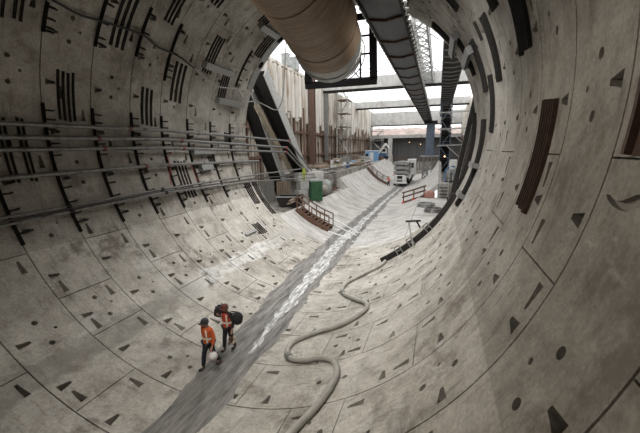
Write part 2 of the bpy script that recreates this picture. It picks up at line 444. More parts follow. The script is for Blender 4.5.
# mud strip lying in the trough, wet streak with painted sky reflection along it
def strip(name, m, Y0, Y1, lo, hi, r, amp, seed, step=.35, ntheta=6):
    rnd = random.Random(seed); mb = MB(); rows = []
    y = Y0; w1 = w2 = 0
    while y < Y1:
        w1 = w1 * .7 + rnd.uniform(-amp, amp); w2 = w2 * .7 + rnd.uniform(-amp, amp)
        a, b = lo(y) + w1, hi(y) + w2
        rows.append([cyl(a + (b - a) * k / ntheta, y, r + (0.006 if k in (0, ntheta) else 0)) for k in range(ntheta + 1)])
        y += step
    for p, q in zip(rows[:-1], rows[1:]):
        for k in range(ntheta): mb.add([p[k], p[k + 1], q[k + 1], q[k]], [(0, 1, 2, 3)])
    return struct(mb.build(name, m, smooth=True, recalc=False))
def lerp(tab):
    def g(y):
        if y <= tab[0][0]: return tab[0][1]
        for (a, b), (c, d) in zip(tab[:-1], tab[1:]):
            if y <= c: return b + (d - b) * (y - a) / (c - a)
        return tab[-1][1]
    return g
strip('floor_mud', MUD, 1.2, 96, lerp([(1, -5.5), (6, -6.5), (11, -10), (18, -13), (25, -13), (45, -11.5), (64, -9)]), lerp([(1, 4.), (6, 3.8), (10, 3.4), (15, 2.2), (30, 1), (46, 0), (60, 4)]), R - .008, .7, 3)
strip('floor_wet_sheen', WET_SHEEN, 9.2, 62, lerp([(9, -.6), (12, -3.2), (18, -6.2), (24, -9), (30, -7.), (46, -6), (62, -3)]), lerp([(9, 0), (12, -.2), (18, -1.4), (24, -4), (30, -3.), (46, -3.), (62, 0)]), R - .018, .55, 5, step=.22)
# thin rivulets of the same painted sheen across the right-hand slope
for k, (y0, t1, bend) in enumerate([(24.5, 22, 2.2), (27.5, 24, 2.8), (30.5, 22, 3.0), (34, 20, 3.4), (38, 22, 4)]):
    mb = MB(); rows = []
    rnd = random.Random(k)
    for q in range(20):
        t = -1 + (t1 + 1) * q / 19; y = y0 + bend * (q / 19) ** 1.6 + rnd.uniform(-.05, .05); w = .20 * (1 - .7 * q / 19) + rnd.uniform(-.04, .04)
        rows.append((cyl(t, y - w, R - .007), cyl(t, y + w, R - .007)))
    for p, q in zip(rows[:-1], rows[1:]): mb.add([p[0], q[0], q[1], p[1]], [(0, 1, 2, 3)])
    struct(mb.build('floor_rivulet', WET_SHEEN, recalc=False))

# ------------------------------------------------------------------ pit ground, pit walls
def slab(name, x0, x1, y0, y1, z0, z1, m):
    mb = MB(); mb.box(((x0 + x1) / 2, (y0 + y1) / 2, (z0 + z1) / 2), (x1 - x0, y1 - y0, z1 - z0)); return struct(mb.build(name, m))
def rough_ground(name, x0, x1, y0, y1, z, m, amp, seed, step=.7, skirt=4.):
    rnd = random.Random(seed); nx = max(2, int((x1 - x0) / step)); ny = max(2, int((y1 - y0) / step)); mb = MB()
    g = [[Vector((x0 + (x1 - x0) * i / nx, y0 + (y1 - y0) * j / ny, z + (rnd.uniform(-amp, amp) if 0 < i < nx and 0 < j < ny else 0))) for j in range(ny + 1)] for i in range(nx + 1)]
    for i in range(nx):
        for j in range(ny): mb.add([g[i][j], g[i + 1][j], g[i + 1][j + 1], g[i][j + 1]], [(0, 1, 2, 3)])
    c = [(x0, y0), (x1, y0), (x1, y1), (x0, y1)]
    for (a, b), (p, q) in zip(c, c[1:] + c[:1]):
        mb.add([(a, b, z), (p, q, z), (p, q, z - skirt), (a, b, z - skirt)], [(0, 1, 2, 3)])
    return struct(mb.build(name, m, smooth=True, recalc=False))
rough_ground('floor_left', -13.2, -5.25, 23.6, 43.6, 1.78, GROUND, .12, 1)
rough_ground('floor_bench', -13.2, -7.3, 35.6, 43.6, 4.3, GROUND, .12, 2)
rough_ground('floor_bench_far', -13.2, -6.9, 43.6, 106, 4.0, GROUND, .18, 3)
rough_ground('floor_right', 3.98, 11.6, 23.3, 43.6, 1.02, CRADLE, .03, 4)
rough_ground('floor_right_far', 6.1, 11.6, 43.62, 106, 2.6, GROUND, .12, 5)
rough_ground('floor_end', -7, 6.2, 97, 106, 1.0, GROUND, .2, 6)

def pile_wall(name, x, y0, y1, ztop, side):
    """upper white concrete with pilasters, lower part brown lagging between steel soldier piles"""
    mb = MB(); zmid = 11.2
    mb.cur = 0; mb.box((x - side * .6, (y0 + y1) / 2, (zmid + ztop) / 2), (1.2, y1 - y0, ztop - zmid))
    mb.cur = 1; mb.box((x - side * .6, (y0 + y1) / 2, zmid / 2), (1.2, y1 - y0, zmid))
    rnd = random.Random(11); y = y0 + .4; k = 0
    while y < y1 - .3:
        mb.cur = 0
        hz = zmid + rnd.uniform(-1.6, 1.2)
        mb.lathe((x, y, hz), [(.42, 0), (.42, ztop - hz - rnd.uniform(.15, .5)), (.3, ztop - hz - .1)], 10)
        mb.cur = 1
        mb.box((x + side * .10, y + .62, (zmid + 2.5) / 2), (.22, .24, zmid - 2.5 + rnd.uniform(-.8, 1.6)))
        mb.cur = 2
        if k % 2 == 0: mb.box((x + side * .16, y + .30, hz / 2 + .8), (.20, .13, hz - 2 + rnd.uniform(-2.5, .2)))
        mb.cur = 1; mb.box((x + side * .05, y + .15, 3.5 + rnd.uniform(0, 3)), (.16, .5, rnd.uniform(2, 6)))
        mb.cur = 2 if rnd.random() < .5 else 1
        if rnd.random() < .75: q_ = rnd.uniform(13, ztop - .6); mb.box((x + side * .08, y + .62, (q_ + 3) / 2), (.12, .07, q_ - 3))
        y += 1.25; k += 1
    mb.cur = 2
    for z in (6.2, 9.4): mb.box((x + side * .35, (y0 + y1) / 2, z), (.25, y1 - y0 - .4, .28))
    mb.cur = 0; mb.box((x - side * .5, (y0 + y1) / 2, ztop + .12), (1.5, y1 - y0, .35))
    return struct(mb.build(name, [WALLC, WALLB, RUST]))
pile_wall('wall_pit_left', -13.3, 16, 104, 17.3, 1)
pile_wall('wall_pit_right', 11.9, 24, 104, 16.5, -1)
# far end: dark sheeted wall under a roof slab, pale earth bank behind
mb = MB(); mb.box((-1, 105.2, 6.4), (28, .5, 7.8))
for k in range(34): mb.box((-13.5 + k * .8, 104.85, 6.4), (.22, .3, 7.8))
struct(mb.build('wall_end', DARKW))
mb = MB(); mb.box((-1, 103.8, 10.55), (28, 3.2, .55)); mb.box((-1, 102.3, 10.15), (28, .4, .45))
struct(mb.build('trim_1', CONC))
mb = MB(); rnd = random.Random(4); prev = None
for j in range(9):
    row = [Vector((-16 + 34 * i / 30, 106 + j * 1.7, 10. + j * .45 + rnd.uniform(-.3, .3))) for i in range(31)]
    if prev:
        for i in range(30): mb.add([prev[i], prev[i + 1], row[i + 1], row[i]], [(0, 1, 2, 3)])
    prev = row
struct(mb.build('floor_bank', PINK, recalc=False))
# ------------------------------------------------------------------ curved steel rails bolted to the lining
CPROF = [(-.5, 0), (-.5, 1), (-.36, 1), (-.36, .35), (.36, .35), (.36, 1), (.5, 1), (.5, 0)]
def rails(Y0, Y1, t0, t1, n, label, m=STEEL_D, group='curved rail bundles on the tunnel lining', depth=.055, fill=.40, skew=0., base=.0):
    c = cyl((t0 + t1) / 2, (Y0 + Y1) / 2, R - .02)
    t = thing('curved_rail_bundle', label, 'rails', c, group=group)
    w = (Y1 - Y0) / n * fill
    for k in range(n):
        yc = Y0 + (Y1 - Y0) * (k + .5) / n
        mb = MB(); ns = max(4, int((t1 - t0) / 1.6))
        off = ((k * 37) % 5 - 2) * .12
        ts = [t0 + off + (t1 - t0) * i / ns for i in range(ns + 1)]
        mb.sweep(lambda th, u, v: cyl(th, yc + u * w + skew * (th - t0), R - base - v * depth + .005), ts, CPROF)
        bb = mb; q = t0 + 1.2
        while q < t1 - .8:
            p = cyl(q, yc + skew * (q - t0), R - base - .35 * depth); nrm = (cyl(q, yc, R - 1) - cyl(q, yc, R)).normalized()
            bb.tube([p, p + nrm * .02], .016, 6); q += 3.2
        mb.build('rail', m, t)
    return t
RL = [
 (7.38, 7.72, -128, -114.3, 2, 'pair of dark curved rails cut off by the upper left corner of the view'),
 (7.86, 8.22, -128, -114.6, 2, 'pair of dark curved rails second in from the upper left corner'),
 (9.3, 10.05, -105.4, -92.2, 4, 'four worn dark curved rails just above the left end of the pipe run'),
 (11.2, 12.05, -131, -115.4, 3, 'three dark curved rails high on the left crossed by the sagging black cable'),
 (13.13, 13.95, -105.4, -92.7, 3, 'three dark curved rails above the pipes, right of the worn set of four'),
 (13.4, 14.08, -141, -128.3, 3, 'three dark curved rails at the upper left, above the bend of the sagging cable'),
 (14.95, 15.95, -117, -102.4, 3, 'three long dark curved rails hanging right below the sagging cable'),
 (15.25, 16.05, -154, -141, 3, 'three dark curved rails at the top edge left of the brown duct'),
 (17.0, 17.9, -132, -116.4, 4, 'four dark curved rails with a grey crossbeam over their lower end'),
 (18.95, 19.82, -118.6, -106, 4, 'four dark curved rails between two grey crossbeams, upper left'),
 (19.12, 20.1, -157, -145, 4, 'four dark curved rails tucked beside the brown duct above a grey crossbeam'),
 (20.95, 21.98, -143.9, -131.4, 4, 'four dark curved rails next to the portal edge, upper left'),
 (7.3, 7.62, -92, -76, 2, 'pair of dark curved rails behind the pipes at the far left edge'),
 (7.86, 8.16, -92, -76, 2, 'second pair of dark curved rails behind the pipes at the left edge'),
 (14.9, 15.9, -79.4, -64, 4, 'four dark curved rails behind the pipes beside the hanging red strap'),
 (17.93, 18.58, -81, -74.4, 4, 'four short dark curved rails under the pipes, right of the red strap'),
 (20.95, 21.8, -66, -53.2, 4, 'four dark curved rails below the low pipes near the portal'),
 (20.0, 20.8, -92, -86.5, 4, 'four short dark curved rails just above the top pipe near the portal'),
 (18.85, 19.72, -43.7, -36.8, 4, 'four short dark curved rails alone on the pale left slope'),
 (15.95, 16.7, 126.6, 141, 3, 'dark curved rails at the top edge right of the conveyor'),
 (11.6, 12.4, 113.2, 128, 3, 'dark curved rails cut off by the top edge, second set right of the conveyor'),
 (9.42, 10.5, 100.2, 115, 4, 'wide set of four dark curved rails at the top edge on the right wall'),
 (13.35, 14.15, 99.8, 116.6, 3, 'long dark curved rails on the upper right wall, left of the wide set'),
 (21.15, 22.1, 127.6, 139, 3, 'dark curved rails on the right lip of the portal arch'),
 (19.3, 20.2, 110, 126, 3, 'dark curved rails running between two crossbeams on the right of the arch'),
 (16.75, 17.75, 101, 117.8, 3, 'dark curved rails below the lower crossbeam on the right of the arch'),
 (15.2, 15.95, 87.7, 104, 3, 'dark curved rails at axis height on the right wall, nearest the portal opening'),
]
for a in RL: rails(*a, depth=.10 if a[2] > 0 else .055, fill=.55 if a[2] > 0 else .40)
rails(15.12, 15.28, 113.6, 119, 1, 'single short dark curved rail alone on the upper right wall', depth=.1, fill=.8)
rails(7.45, 8.4, 74, 90, 3, 'three rusty brown curved rails in the middle of the right wall', RUST_D, depth=.09, fill=.52)
rails(4.08, 4.62, 83.0, 96, 1, 'rusty brown curved rail at the right edge of the view', RUST_D, depth=.11, fill=.9)
rails(22.05, 22.7, -66, -44.6, 3, 'three long dark curved rails on the left lip of the portal', skew=.0)
rails(22.0, 22.7, 60, 98, 2, 'two very long dark curved rails on the right lip of the portal', depth=.2, fill=.6)
rails(17.75, 18.55, 61.6, 93, 2, 'long dark curved rails ending above the walkway on the right wall', depth=.16, fill=.85)
# dark steel edge strips lining the left lip of the portal: dark plate with oval holes
mb = MB(); ts = [-150.8 + i * 2 for i in range(19)]
mb.sweep(lambda th, u, v: cyl(th, 22.40 + u * .36, R - v * .05 + .005), ts, [(-1, 0), (-1, 1), (1, 1), (1, 0)])
t = thing('portal_edge_plate', 'grey steel plate with dark oval holes along the upper left lip of the portal', 'plate', cyl(-133, 22.4, R))
mb.build('plate', STEEL_G, t)
for th in (-144.2, -128.6):
    h = MB(); h.sweep(lambda tt, u, v: cyl(th + u * math.cos(tt) * 1.9, 22.38 + u * math.sin(tt) * .17, R - .045 - v), [2 * math.pi * k / 16 for k in range(17)], [(.7, 0), (.7, .05), (1, .05), (1, 0)])
    h.sweep(lambda tt, u, v: cyl(th + u * math.cos(tt) * 1.7, 22.38 + u * math.sin(tt) * .15, R - .047 - v), [2 * math.pi * k / 16 for k in range(17)], [(.02, 0), (.02, .008), (1, .008), (1, 0)])
    h.build('hole_collar', BLACK, t)

# grey crossbeams over the rails
def crossbeam(Y0, Y1, th, label, w=.36, d=.2, lift=.14):
    a, b = cyl(th, Y0, R - lift - d / 2), cyl(th, Y1, R - lift - d / 2)
    nrm = (cyl(th, Y0, 1) - cyl(th, Y0, R)).normalized()
    t = thing('crossbeam', label, 'beam', (a + b) / 2, group='grey crossbeams on the lining')
    mb = MB(); mb.hbeam(a, b, w, d, .03, nrm); mb.build('beam', STEEL_G, t, bevel=.006)
    for p in (a, b):
        e = MB(); q = p + (b - a).normalized() * (.02 if p is a else -.02); e.bar(q + nrm * d * .5, q - nrm * (lift + d / 2), w, .03, (0, 1, 0)); e.build('end_plate', STEEL_G, t)
for a in [
 (16.9, 19.75, -119.6, 'larger grey crossbeam over the lower end of the rails, upper left'),
 (18.85, 21.85, -106.6, 'grey crossbeam lower on the left wall, closest to the diagonal strut'),
 (19.4, 21.7, -145, 'grey crossbeam beside the brown duct, highest on the left'),
 (16.4, 18.55, -83, 'grey crossbeam between the upper pipes and the single pipe'),
 (16.8, 17.9, -75.6, 'short grey crossbeam below the single pipe'),
 (17.45, 18.75, -40, 'thin grey crossbeam lying on the pale left slope', .16, .1, .03),
 (18.9, 22.5, 124.8, 'upper grey crossbeam at the right of the portal arch'),
 (17.4, 20.6, 115.7, 'lower grey crossbeam at the right of the portal arch'),
 (17.2, 19.0, 77, 'grey crossbeam over the long rails low on the right wall', .24, .14, .2),
 (17.5, 18.9, 65.5, 'grey crossbeam near the lower end of the long rails on the right wall', .24, .14, .2)]:
    crossbeam(*a)

# ------------------------------------------------------------------ pipes on the left wall and the racks carrying them
def rack(Y, t0, t1, arms, label, name='pipe_rack', group='pipe racks on the ring joints', al=.24):
    t = thing(name, label, 'rack', cyl((t0 + t1) / 2, Y, R - .02), group=group)
    mb = MB(); ns = max(3, int((t1 - t0) / 2))
    mb.sweep(lambda th, u, v: cyl(th, Y + u * .075, R + .005 - v * .11), [t0 + (t1 - t0) * i / ns for i in range(ns + 1)], CPROF)
    mb.build('post', STEEL_D, t)
    for th in arms:
        a = MB(); p = cyl(th, Y + .05, R - .09); q = cyl(th, Y + al, R - .16)
        a.bar(p, q, .07, .06, (0, 0, 1)); a.bar(q, cyl(th, Y + al, R - .26), .06, .06, (0, 1, 0)); a.build('arm', STEEL_D, t)
ARMS = [-94.6, -92.2, -89.6, -85.8, -82.6, -77.0, -73.5, -69.3, -66., -63.4]
for k, Y in enumerate([4.98, 6.87, 8.8, 10.69, 12.6, 14.45, 16.4, 18.5, 20.65]):
    nm = ['mostly out of view', 'leftmost', 'second from the left', 'third from the left', 'fourth from the left', 'fifth from the left, next to the red strap', 'sixth from the left', 'seventh from the left', 'last before the portal'][k]
    rack(Y, -96.5, -60.5 if k < 8 else -68, ARMS if k < 8 else ARMS[:7], 'dark steel rack post behind the pipes, ' + nm)
for k, (Y, a, b) in enumerate([(8.8, -121, -113.8), (10.69, -128, -114), (12.62, -130.5, -114.6), (14.5, -130, -109.3), (20.62, -133, -114.5)]):
    nm = ['leftmost, at the top edge', 'second from the left, above the worn rails', 'third, where the cable is tied to it', 'fourth, right of the cable bend', 'last, near the portal lip'][k]
    rack(Y, a, b, [a + (b - a) * q for q in (.12, .5, .8, .92)], 'dark bracket strip high on the left wall, ' + nm, 'bracket_strip', 'bracket strips high on the left wall', .19)

def pipe(name, pts, r, label, m, couplings=(), cm=None, group='pipes along the left wall'):
    t = thing(name, label, 'pipe', pts[len(pts) // 2], group=group)
    mb = MB(); mb.tube(pts, r, 12); mb.build('tube', m, t, smooth=True)
    for c, mm in couplings:
        # collar across the run at given Y
        for a, b in zip(pts[:-1], pts[1:]):
            a, b = Vector(a), Vector(b)
            if min(a.y, b.y) <= c <= max(a.y, b.y) and abs(b.y - a.y) > .01:
                p = a + (b - a) * (c - a.y) / (b.y - a.y); d = (b - a).normalized()
                q = MB(); q.tube([p - d * .09, p - d * .05, p + d * .05, p + d * .09], r + .03, 12, radii=[r + .01, r + .035, r + .035, r + .01]); q.build('coupling', mm, t, smooth=True)
    return t
PX = -7.58
pipe('service_pipe', [(PX, 2, 7.93), (PX, 7.3, 7.99), (PX, 14, 8.08), (PX, 22, 7.98), (PX, 29.9, 7.83), (PX, 36.3, 4.46)], .085, 'topmost long grey pipe on the left wall, bending down outside', GALV, [(12.2, REDCL), (17, GALV), (22.5, GALV), (29.8, REDTAPE), (36.2, REDTAPE)])
pipe('service_pipe', [(PX, 2, 7.5), (PX, 7.2, 7.54), (PX, 14, 7.63), (PX, 22, 7.42), (PX, 29.4, 7.22), (PX, 35.9, 4.02)], .09, 'second long pipe from the top on the left wall, bending down outside', GALV, [(10.6, REDCL), (15.5, REDCL), (22.8, GALV), (29.3, REDTAPE)])
pipe('service_pipe', [(PX, 2, 7.1), (PX, 7.1, 7.14), (PX, 14, 7.2), (PX, 22, 7.0), (PX, 29.3, 6.81), (PX, 36.1, 3.62)], .085, 'third long pipe from the top on the left wall, bending down outside', GALV, [(10.8, REDCL), (15.6, REDCL), (22.8, GALV), (29.2, REDTAPE), (36., REDTAPE)])
pipe('service_pipe', [(-7.5, 2, 6.18), (-7.5, 7, 6.23), (-7.5, 14, 6.33), (-7.5, 23.8, 6.17)], .085, 'single long pipe ending open at the portal, fourth from the top', GALV, [(12.8, REDCL), (17.2, GALV)])
pipe('cable_conduit', [(-7.05, 2, 4.95), (-7.02, 8.3, 5.05), (-7.02, 12.94, 5.16), (-7.0, 22, 5.2), (-7.0, 31.2, 5.12)], .055, 'upper of the three thin low pipes, ending at the yellow vest', GALV, [(8.6, STEEL_D), (13.2, STEEL_D), (17, GALV), (24.2, GALV)])
pipe('cable_conduit', [(-6.88, 2, 4.68), (-6.9, 6.5, 4.8), (-6.9, 12.92, 5.0), (-6.9, 22, 4.75), (-6.9, 34, 4.02), (-6.95, 49, 3.68)], .055, 'lower of the three thin low pipes, running on past the portal', GALV, [(8.6, STEEL_D), (13.3, STEEL_D)])
pipe('cable_conduit', [(-7.0, 2, 4.83), (-7.0, 6.5, 4.9), (-7.0, 12.92, 5.06), (-7.0, 22, 4.95), (-6.98, 32, 4.5), (-7.0, 36, 4.2)], .045, 'thin grimy pipe between the two other low pipes on the left wall', GALV_D, [(13.1, STEEL_D)])
# pit pipes lying on the bench
for k, (x, z, y0, y1, r, lb) in enumerate([(-7.55, 4.5, 36.4, 70, .12, 'long grey pipe on the bench edge, the one nearest the trough'), (-8.1, 4.55, 36.2, 74, .15, 'long pale pipe on the bench behind the nearest one'), (-8.8, 4.62, 37, 78, .12, 'long grey pipe on the bench, third back from the trough'), (-7.2, 4.05, 35.9, 52, .1, 'thin grey pipe hung on the bench face left of the trough')]):
    pipe('ground_pipe', [(x, y0, z), (x, (y0 + y1) / 2, z + .03), (x + .25, y1, z - .1)], r, lb, GALV if k != 1 else STEEL_L, [(y0 + 6, STEEL_D), (y0 + 14, GALV)], group='pipes lying along the bench')
# red strap hanging on pipes
mb = MB(); mb.tube([(-7.42, 14.15, 6.75), (-7.38, 14.25, 6.3), (-7.33, 14.1, 5.7), (-7.1, 13.9, 5.3)], .02, 6); mb.tube([(-7.42, 14.15, 6.75), (-7.42, 14.6, 6.95)], .018, 6)
single(mb, 'strap', REDTAPE, 'red strap hanging from the pipes on the left wall', 'strap')
mb = MB(); mb.tube([(-7.4, 15.9, 6.2), (-7.3, 16.05, 5.6), (-7.1, 16.1, 5.2)], .018, 6)
single(mb, 'strap', REDTAPE, 'short red cord on the dark rails right of the longer red strap', 'strap')

# sagging cable high on the left wall
cp = [(6.0, -127), (7.6, -123.8), (8.98, -121.8), (9.83, -120.9), (10.82, -121.4), (12.56, -121.8), (13.59, -119.8), (14.89, -119.3), (16.24, -116.9), (17.5, -114.2), (18.77, -112.6), (20.0, -113.2), (20.7, -113.4), (21.6, -110.2), (22.26, -109)]
def smooth_path(pts, n=5):
    pts = [Vector(p) for p in pts]; out = []
    for i in range(len(pts) - 1):
        p0, p1, p2, p3 = pts[max(i - 1, 0)], pts[i], pts[i + 1], pts[min(i + 2, len(pts) - 1)]
        for k in range(n):
            t = k / n
            out.append(.5 * ((2 * p1) + (p2 - p0) * t + (2 * p0 - 5 * p1 + 4 * p2 - p3) * t * t + (3 * p1 - p0 - 3 * p2 + p3) * t ** 3))
    out.append(pts[-1]); return out
path = smooth_path([cyl(t, y, R - .16) for y, t in cp[:9]])
t = thing('sagging_cable', 'black cable sagging across the upper left wall, grey towards the portal', 'cable', path[len(path) // 2])
mb = MB(); mb.tube(path, .045, 8); mb.build('dark_length', CABLE, t, smooth=True)
path = smooth_path([cyl(t_, y, R - .16) for y, t_ in cp[8:]] + [Vector((-7.2, 23.4, 10.6)), Vector((-6.6, 23.7, 10.3)), Vector((-6.0, 24.0, 10.0)), Vector((-5.6, 24.0, 10.2)), Vector((-5.3, 24, 10.9)), Vector((-5.1, 24, 12.6)), Vector((-4.9, 24, 14.6))])
mb = MB(); mb.tube(path, .04, 8); o = mb.build('grey_length', CABLE_G, t, smooth=True)

# ------------------------------------------------------------------ ventilation duct, frame at its end
dp = smooth_path([(.9, -3, 12.6), (1.15, 2, 12.5), (1.45, 6, 12.2), (1.72, 9.5, 11.82), (1.68, 12.0, 11.45), (1.52, 13.5, 11.22)], 10)
t = thing('ventilation_duct', 'large brown fabric ventilation duct hanging from the tunnel crown', 'duct', (2.2, 8, 11.8))
rad = []
for i, p in enumerate(dp):
    y = p.y; s = 1.17 + .12 * min(1, max(0, (y - 8) / 4))
    ph = (y * .62) % 1.0
    rad.append(s + .03 * math.sin(math.pi * ph) - (.045 if ph < .08 else 0))
mb = MB(); mb.tube(dp, 1.3, 40, radii=rad, caps=False); mb.build('fabric_tube', DUCT, t, smooth=True)
for k in (14, 30, 42):
    p = dp[k]; d = (dp[k + 1] - dp[k - 1]).normalized(); rot = d.to_track_quat('Z', 'Y').to_matrix()
    b = MB(); b.torus(p, rad[k] + .012, .02, 40, 6, rot); b.build('seam_hoop', DUCT, t, smooth=True)
e0 = dp[-1]; d = (dp[-1] - dp[-4]).normalized(); rot = d.to_track_quat('Z', 'Y').to_matrix()
mb = MB(); mb.tube([e0 - d * .05, e0 + d * .02, e0 + d * .5, e0 + d * .52, e0 + d * .60, e0 + d * .62, e0 + d * 1.05, e0 + d * 1.12], 1.3, 40, radii=[1.31, 1.35, 1.33, 1.37, 1.37, 1.33, 1.31, 1.25], caps=False); mb.tube([e0 + d * 1.12, e0 + d * .02], 1.2, 40, radii=[1.25, 1.2], caps=False)
mb.build('metal_collar', STEEL_G, t, smooth=True)
for k, (q, rr) in enumerate([(1.3, 1.22), (1.65, 1.24)]):
    b = MB(); b.torus(e0 + d * q + Vector((.05 + .1 * k, 0, .12 * k)), rr, .022, 40, 6, rot); b.build('wire_hoop', STEEL_D, t, smooth=True)
for s in (-.8, .8):
    b = MB(); a = e0 + Vector((s, .4, -1.05 + .15)); b.bar(a, a + Vector((s * .18, 1.2, -.25)), .04); b.build('guy_bar', STEEL_G, t)
for y in (1, 5, 8):
    pp = min(dp, key=lambda q: abs(q.y - y)); b = MB(); zt = R + math.sqrt(R * R - pp.x ** 2)
    for s in (-.5, .5): b.tube([pp + Vector((s, 0, 1.2)), (pp.x + s, y, R + math.sqrt(R * R - (pp.x + s) ** 2) + .02)], .015, 6)
    b.build('hanger', CABLE, t)
# black hanging frame
t = thing('hanging_frame', 'black steel rectangular frame hanging at the portal behind the duct mouth', 'frame', (-.5, 22.3, 11.4))
Yf = 22.3
for nm, p, q, w in [('bottom_bar', (-2.78, Yf, 11.22), (2.0, Yf, 11.22), .42), ('post', (-2.58, Yf, 11.3), (-2.52, Yf, 15.35), .44), ('post', (1.8, Yf, 11.3), (1.66, Yf, 15.6), .44), ('top_bar', (-2.5, Yf, 15.0), (1.7, Yf, 15.0), .3)]:
    mb = MB(); mb.bar(p, q, .35, w, (0, 0, 1) if 'bar' in nm else (1, 0, 0)); mb.build(nm, BLACK, t, bevel=.02)
mb = MB()
for p, q in [((.95, Yf, 11.3), (.95, Yf, 14.0)), ((.95, Yf, 13.9), (1.75, Yf, 13.9)), ((.95, Yf, 12.85), (1.75, Yf, 12.85))]: mb.bar(p, q, .1, .1)
mb.build('inner_frame', BLACK, t)
for x in (-2.2, 1.4):
    mb = MB(); mb.tube([(x, Yf, 15.1), (x, Yf, R + math.sqrt(R * R - x * x))], .03, 6); mb.build('hanger', CABLE, t)

# ------------------------------------------------------------------ overhead conveyor
def conveyor(name, label, x0, x1, z, Y0, Y1, pitch, panm, trussm, ribm, edge=.32, white=None):
    t = thing(name, label, 'conveyor', ((x0 + x1) / 2, (Y0 + Y1) / 2, z))
    n = int((Y1 - Y0) / pitch)
    for k in range(n):
        a = Y0 + pitch * k; mb = MB()
        xm = (x0 + x1) / 2
        mb.prism([(x0 + .02, a + .03, z + .12), (xm, a + .03, z + .0), (x1 - .02, a + .03, z + .12), (x1 - .02, a + .03, z + .26), (xm, a + .03, z + .1), (x0 + .02, a + .03, z + .26)], (0, 0, 0), (0, pitch - .06, 0)); mb.build('belt_pan', panm, t)
        mb = MB(); mb.bar((x0 - .05, a, z + .10), (xm, a, z - .02), .09, .16); mb.bar((xm, a, z - .02), (x1 + .05, a, z + .10), .09, .16); mb.build('cross_member', ribm, t)
    hh = .38 if white else 1.
    for x in (x0, x1):
        mb = MB(); mb.bar((x, Y0, z + .1), (x, Y1, z + .1), .09, .12); mb.bar((x, Y0, z + hh), (x, Y1, z + hh), .09, .1)
        mb.build('side_chord', STEEL_D if white else trussm, t)
        mb = MB(); kk = int((Y1 - Y0) / (pitch / 2))
        for k in range(kk):
            a = Y0 + k * pitch / 2; b = a + pitch / 2
            mb.bar((x, a, z + .1), (x, a, z + hh), .06); mb.bar((x, a, z + .1 if k % 2 else z + hh), (x, b, z + hh if k % 2 else z + .1), .05)
        mb.build('side_lattice', trussm, t)
        if white:
            mb = MB(); s = -1 if x == x0 else 1
            mb.tube([(x + s * (.05 + .13 * (k % 2)), Y0 + .35 * k, z + .14 + .10 * (k % 2)) for k in range(int((Y1 - Y0) / .35))], .045, 5)
            mb.build('edge_lacing', white, t)
    return t
conveyor('belt_conveyor', 'dark ribbed belt conveyor overhead running out of the tunnel', 2.78, 4.25, 12.3, 3.0, 76, 3.1, BELT, STEEL_D, RUST_D, white=STEEL_L)
cv = [o for o in COL.objects if o.name == 'belt_conveyor'][0]
for y in (5, 11, 17):
    mb = MB()
    for x in (2.78, 4.25): mb.tube([(x, y, 12.5), (x, y, R + math.sqrt(R * R - x * x))], .03, 6)
    mb.build('hanger', CABLE, cv)
conveyor('gantry_conveyor', 'second dark conveyor with blue lattice sides, right of the main one outside the portal', 5.85, 7.75, 15.0, 25.5, 100, 2.2, STEEL_D, BLUEG, STEEL_G)

def lattice(mb, a, b, w, h, bays, r=.05, sides='all'):
    """box lattice from a to b, w along horizontal normal, h along vertical-ish normal"""
    a, b = Vector(a), Vector(b); d = (b - a).normalized()
    u = Vector((0, 0, 1)) if abs(d.z) < .9 else Vector((0, 1, 0))
    s = d.cross(u).normalized(); v = s.cross(d).normalized()
    C4 = [s * i * w / 2 + v * j * h / 2 for i, j in ((-1, -1), (1, -1), (1, 1), (-1, 1))]
    for c in C4: mb.bar(a + c, b + c, r * 2)
    for k in range(bays + 1):
        p = a + (b - a) * k / bays
        for i in range(4): mb.bar(p + C4[i], p + C4[(i + 1) % 4], r * 1.3)
        if k < bays:
            q = a + (b - a) * (k + 1) / bays
            for i in range(4):
                mb.bar(p + C4[i], q + C4[(i + 1) % 4], r); mb.bar(p + C4[(i + 1) % 4], q + C4[i], r)
mb = MB(); lattice(mb, (3.85, 30.4, 17.6), (3.9, 56, 17.6), 1.2, 1.2, 9, .075)
t = thing('lattice_gantry', 'pale lattice truss seen from below between the conveyor and the portal arch', 'truss', (3.9, 43, 17)); mb.build('truss', STEEL_L, t)
for y in (36, 50):
    mb = MB(); mb.bar((4.55, y, 17.6), (5.4, y, 17.0), .08); mb.build('outrigger', STEEL_G, t)
mb = MB(); mb.box((3.9, 56.0, 17.3), (1.8, .3, 1.4)); mb.build('seat_bracket', STEEL_G, t)
# support column at the far end of the conveyor, platform and lattice foot
t = thing('conveyor_column', 'blue grey box column carrying the far end of the main conveyor', 'column', (4.25, 74, .5))
mb = MB(); mb.box((4.2, 74, 8.7), (1.6, 1.6, 7.0)); mb.build('column', BLUEG, t, bevel=.05)
mb = MB(); lattice(mb, (3.5, 73.6, .6), (3.5, 73.6, 5.2), 1.0, 1.6, 4, .09); lattice(mb, (5.3, 73.6, .6), (5.3, 73.6, 5.2), 1.2, 1.6, 4, .09); mb.build('lattice_foot', STEEL_G, t)
mb = MB(); mb.box((4.4, 73, 5.35), (3.8, 3.4, .25)); mb.build('platform', STEEL_G, t)
mb = MB()
for x in (2.6, 3.5, 4.4, 5.3, 6.2): mb.bar((x, 71.4, 5.4), (x, 71.4, 6.7), .09)
for z in (6.05, 6.7): mb.bar((2.6, 71.4, z), (6.2, 71.4, z), .09)
mb.build('railing', BLUEG, t)
mb = MB(); mb.box((4.2, 74, 12.1), (2.6, 2.2, .5)); mb.build('head', STEEL_D, t)

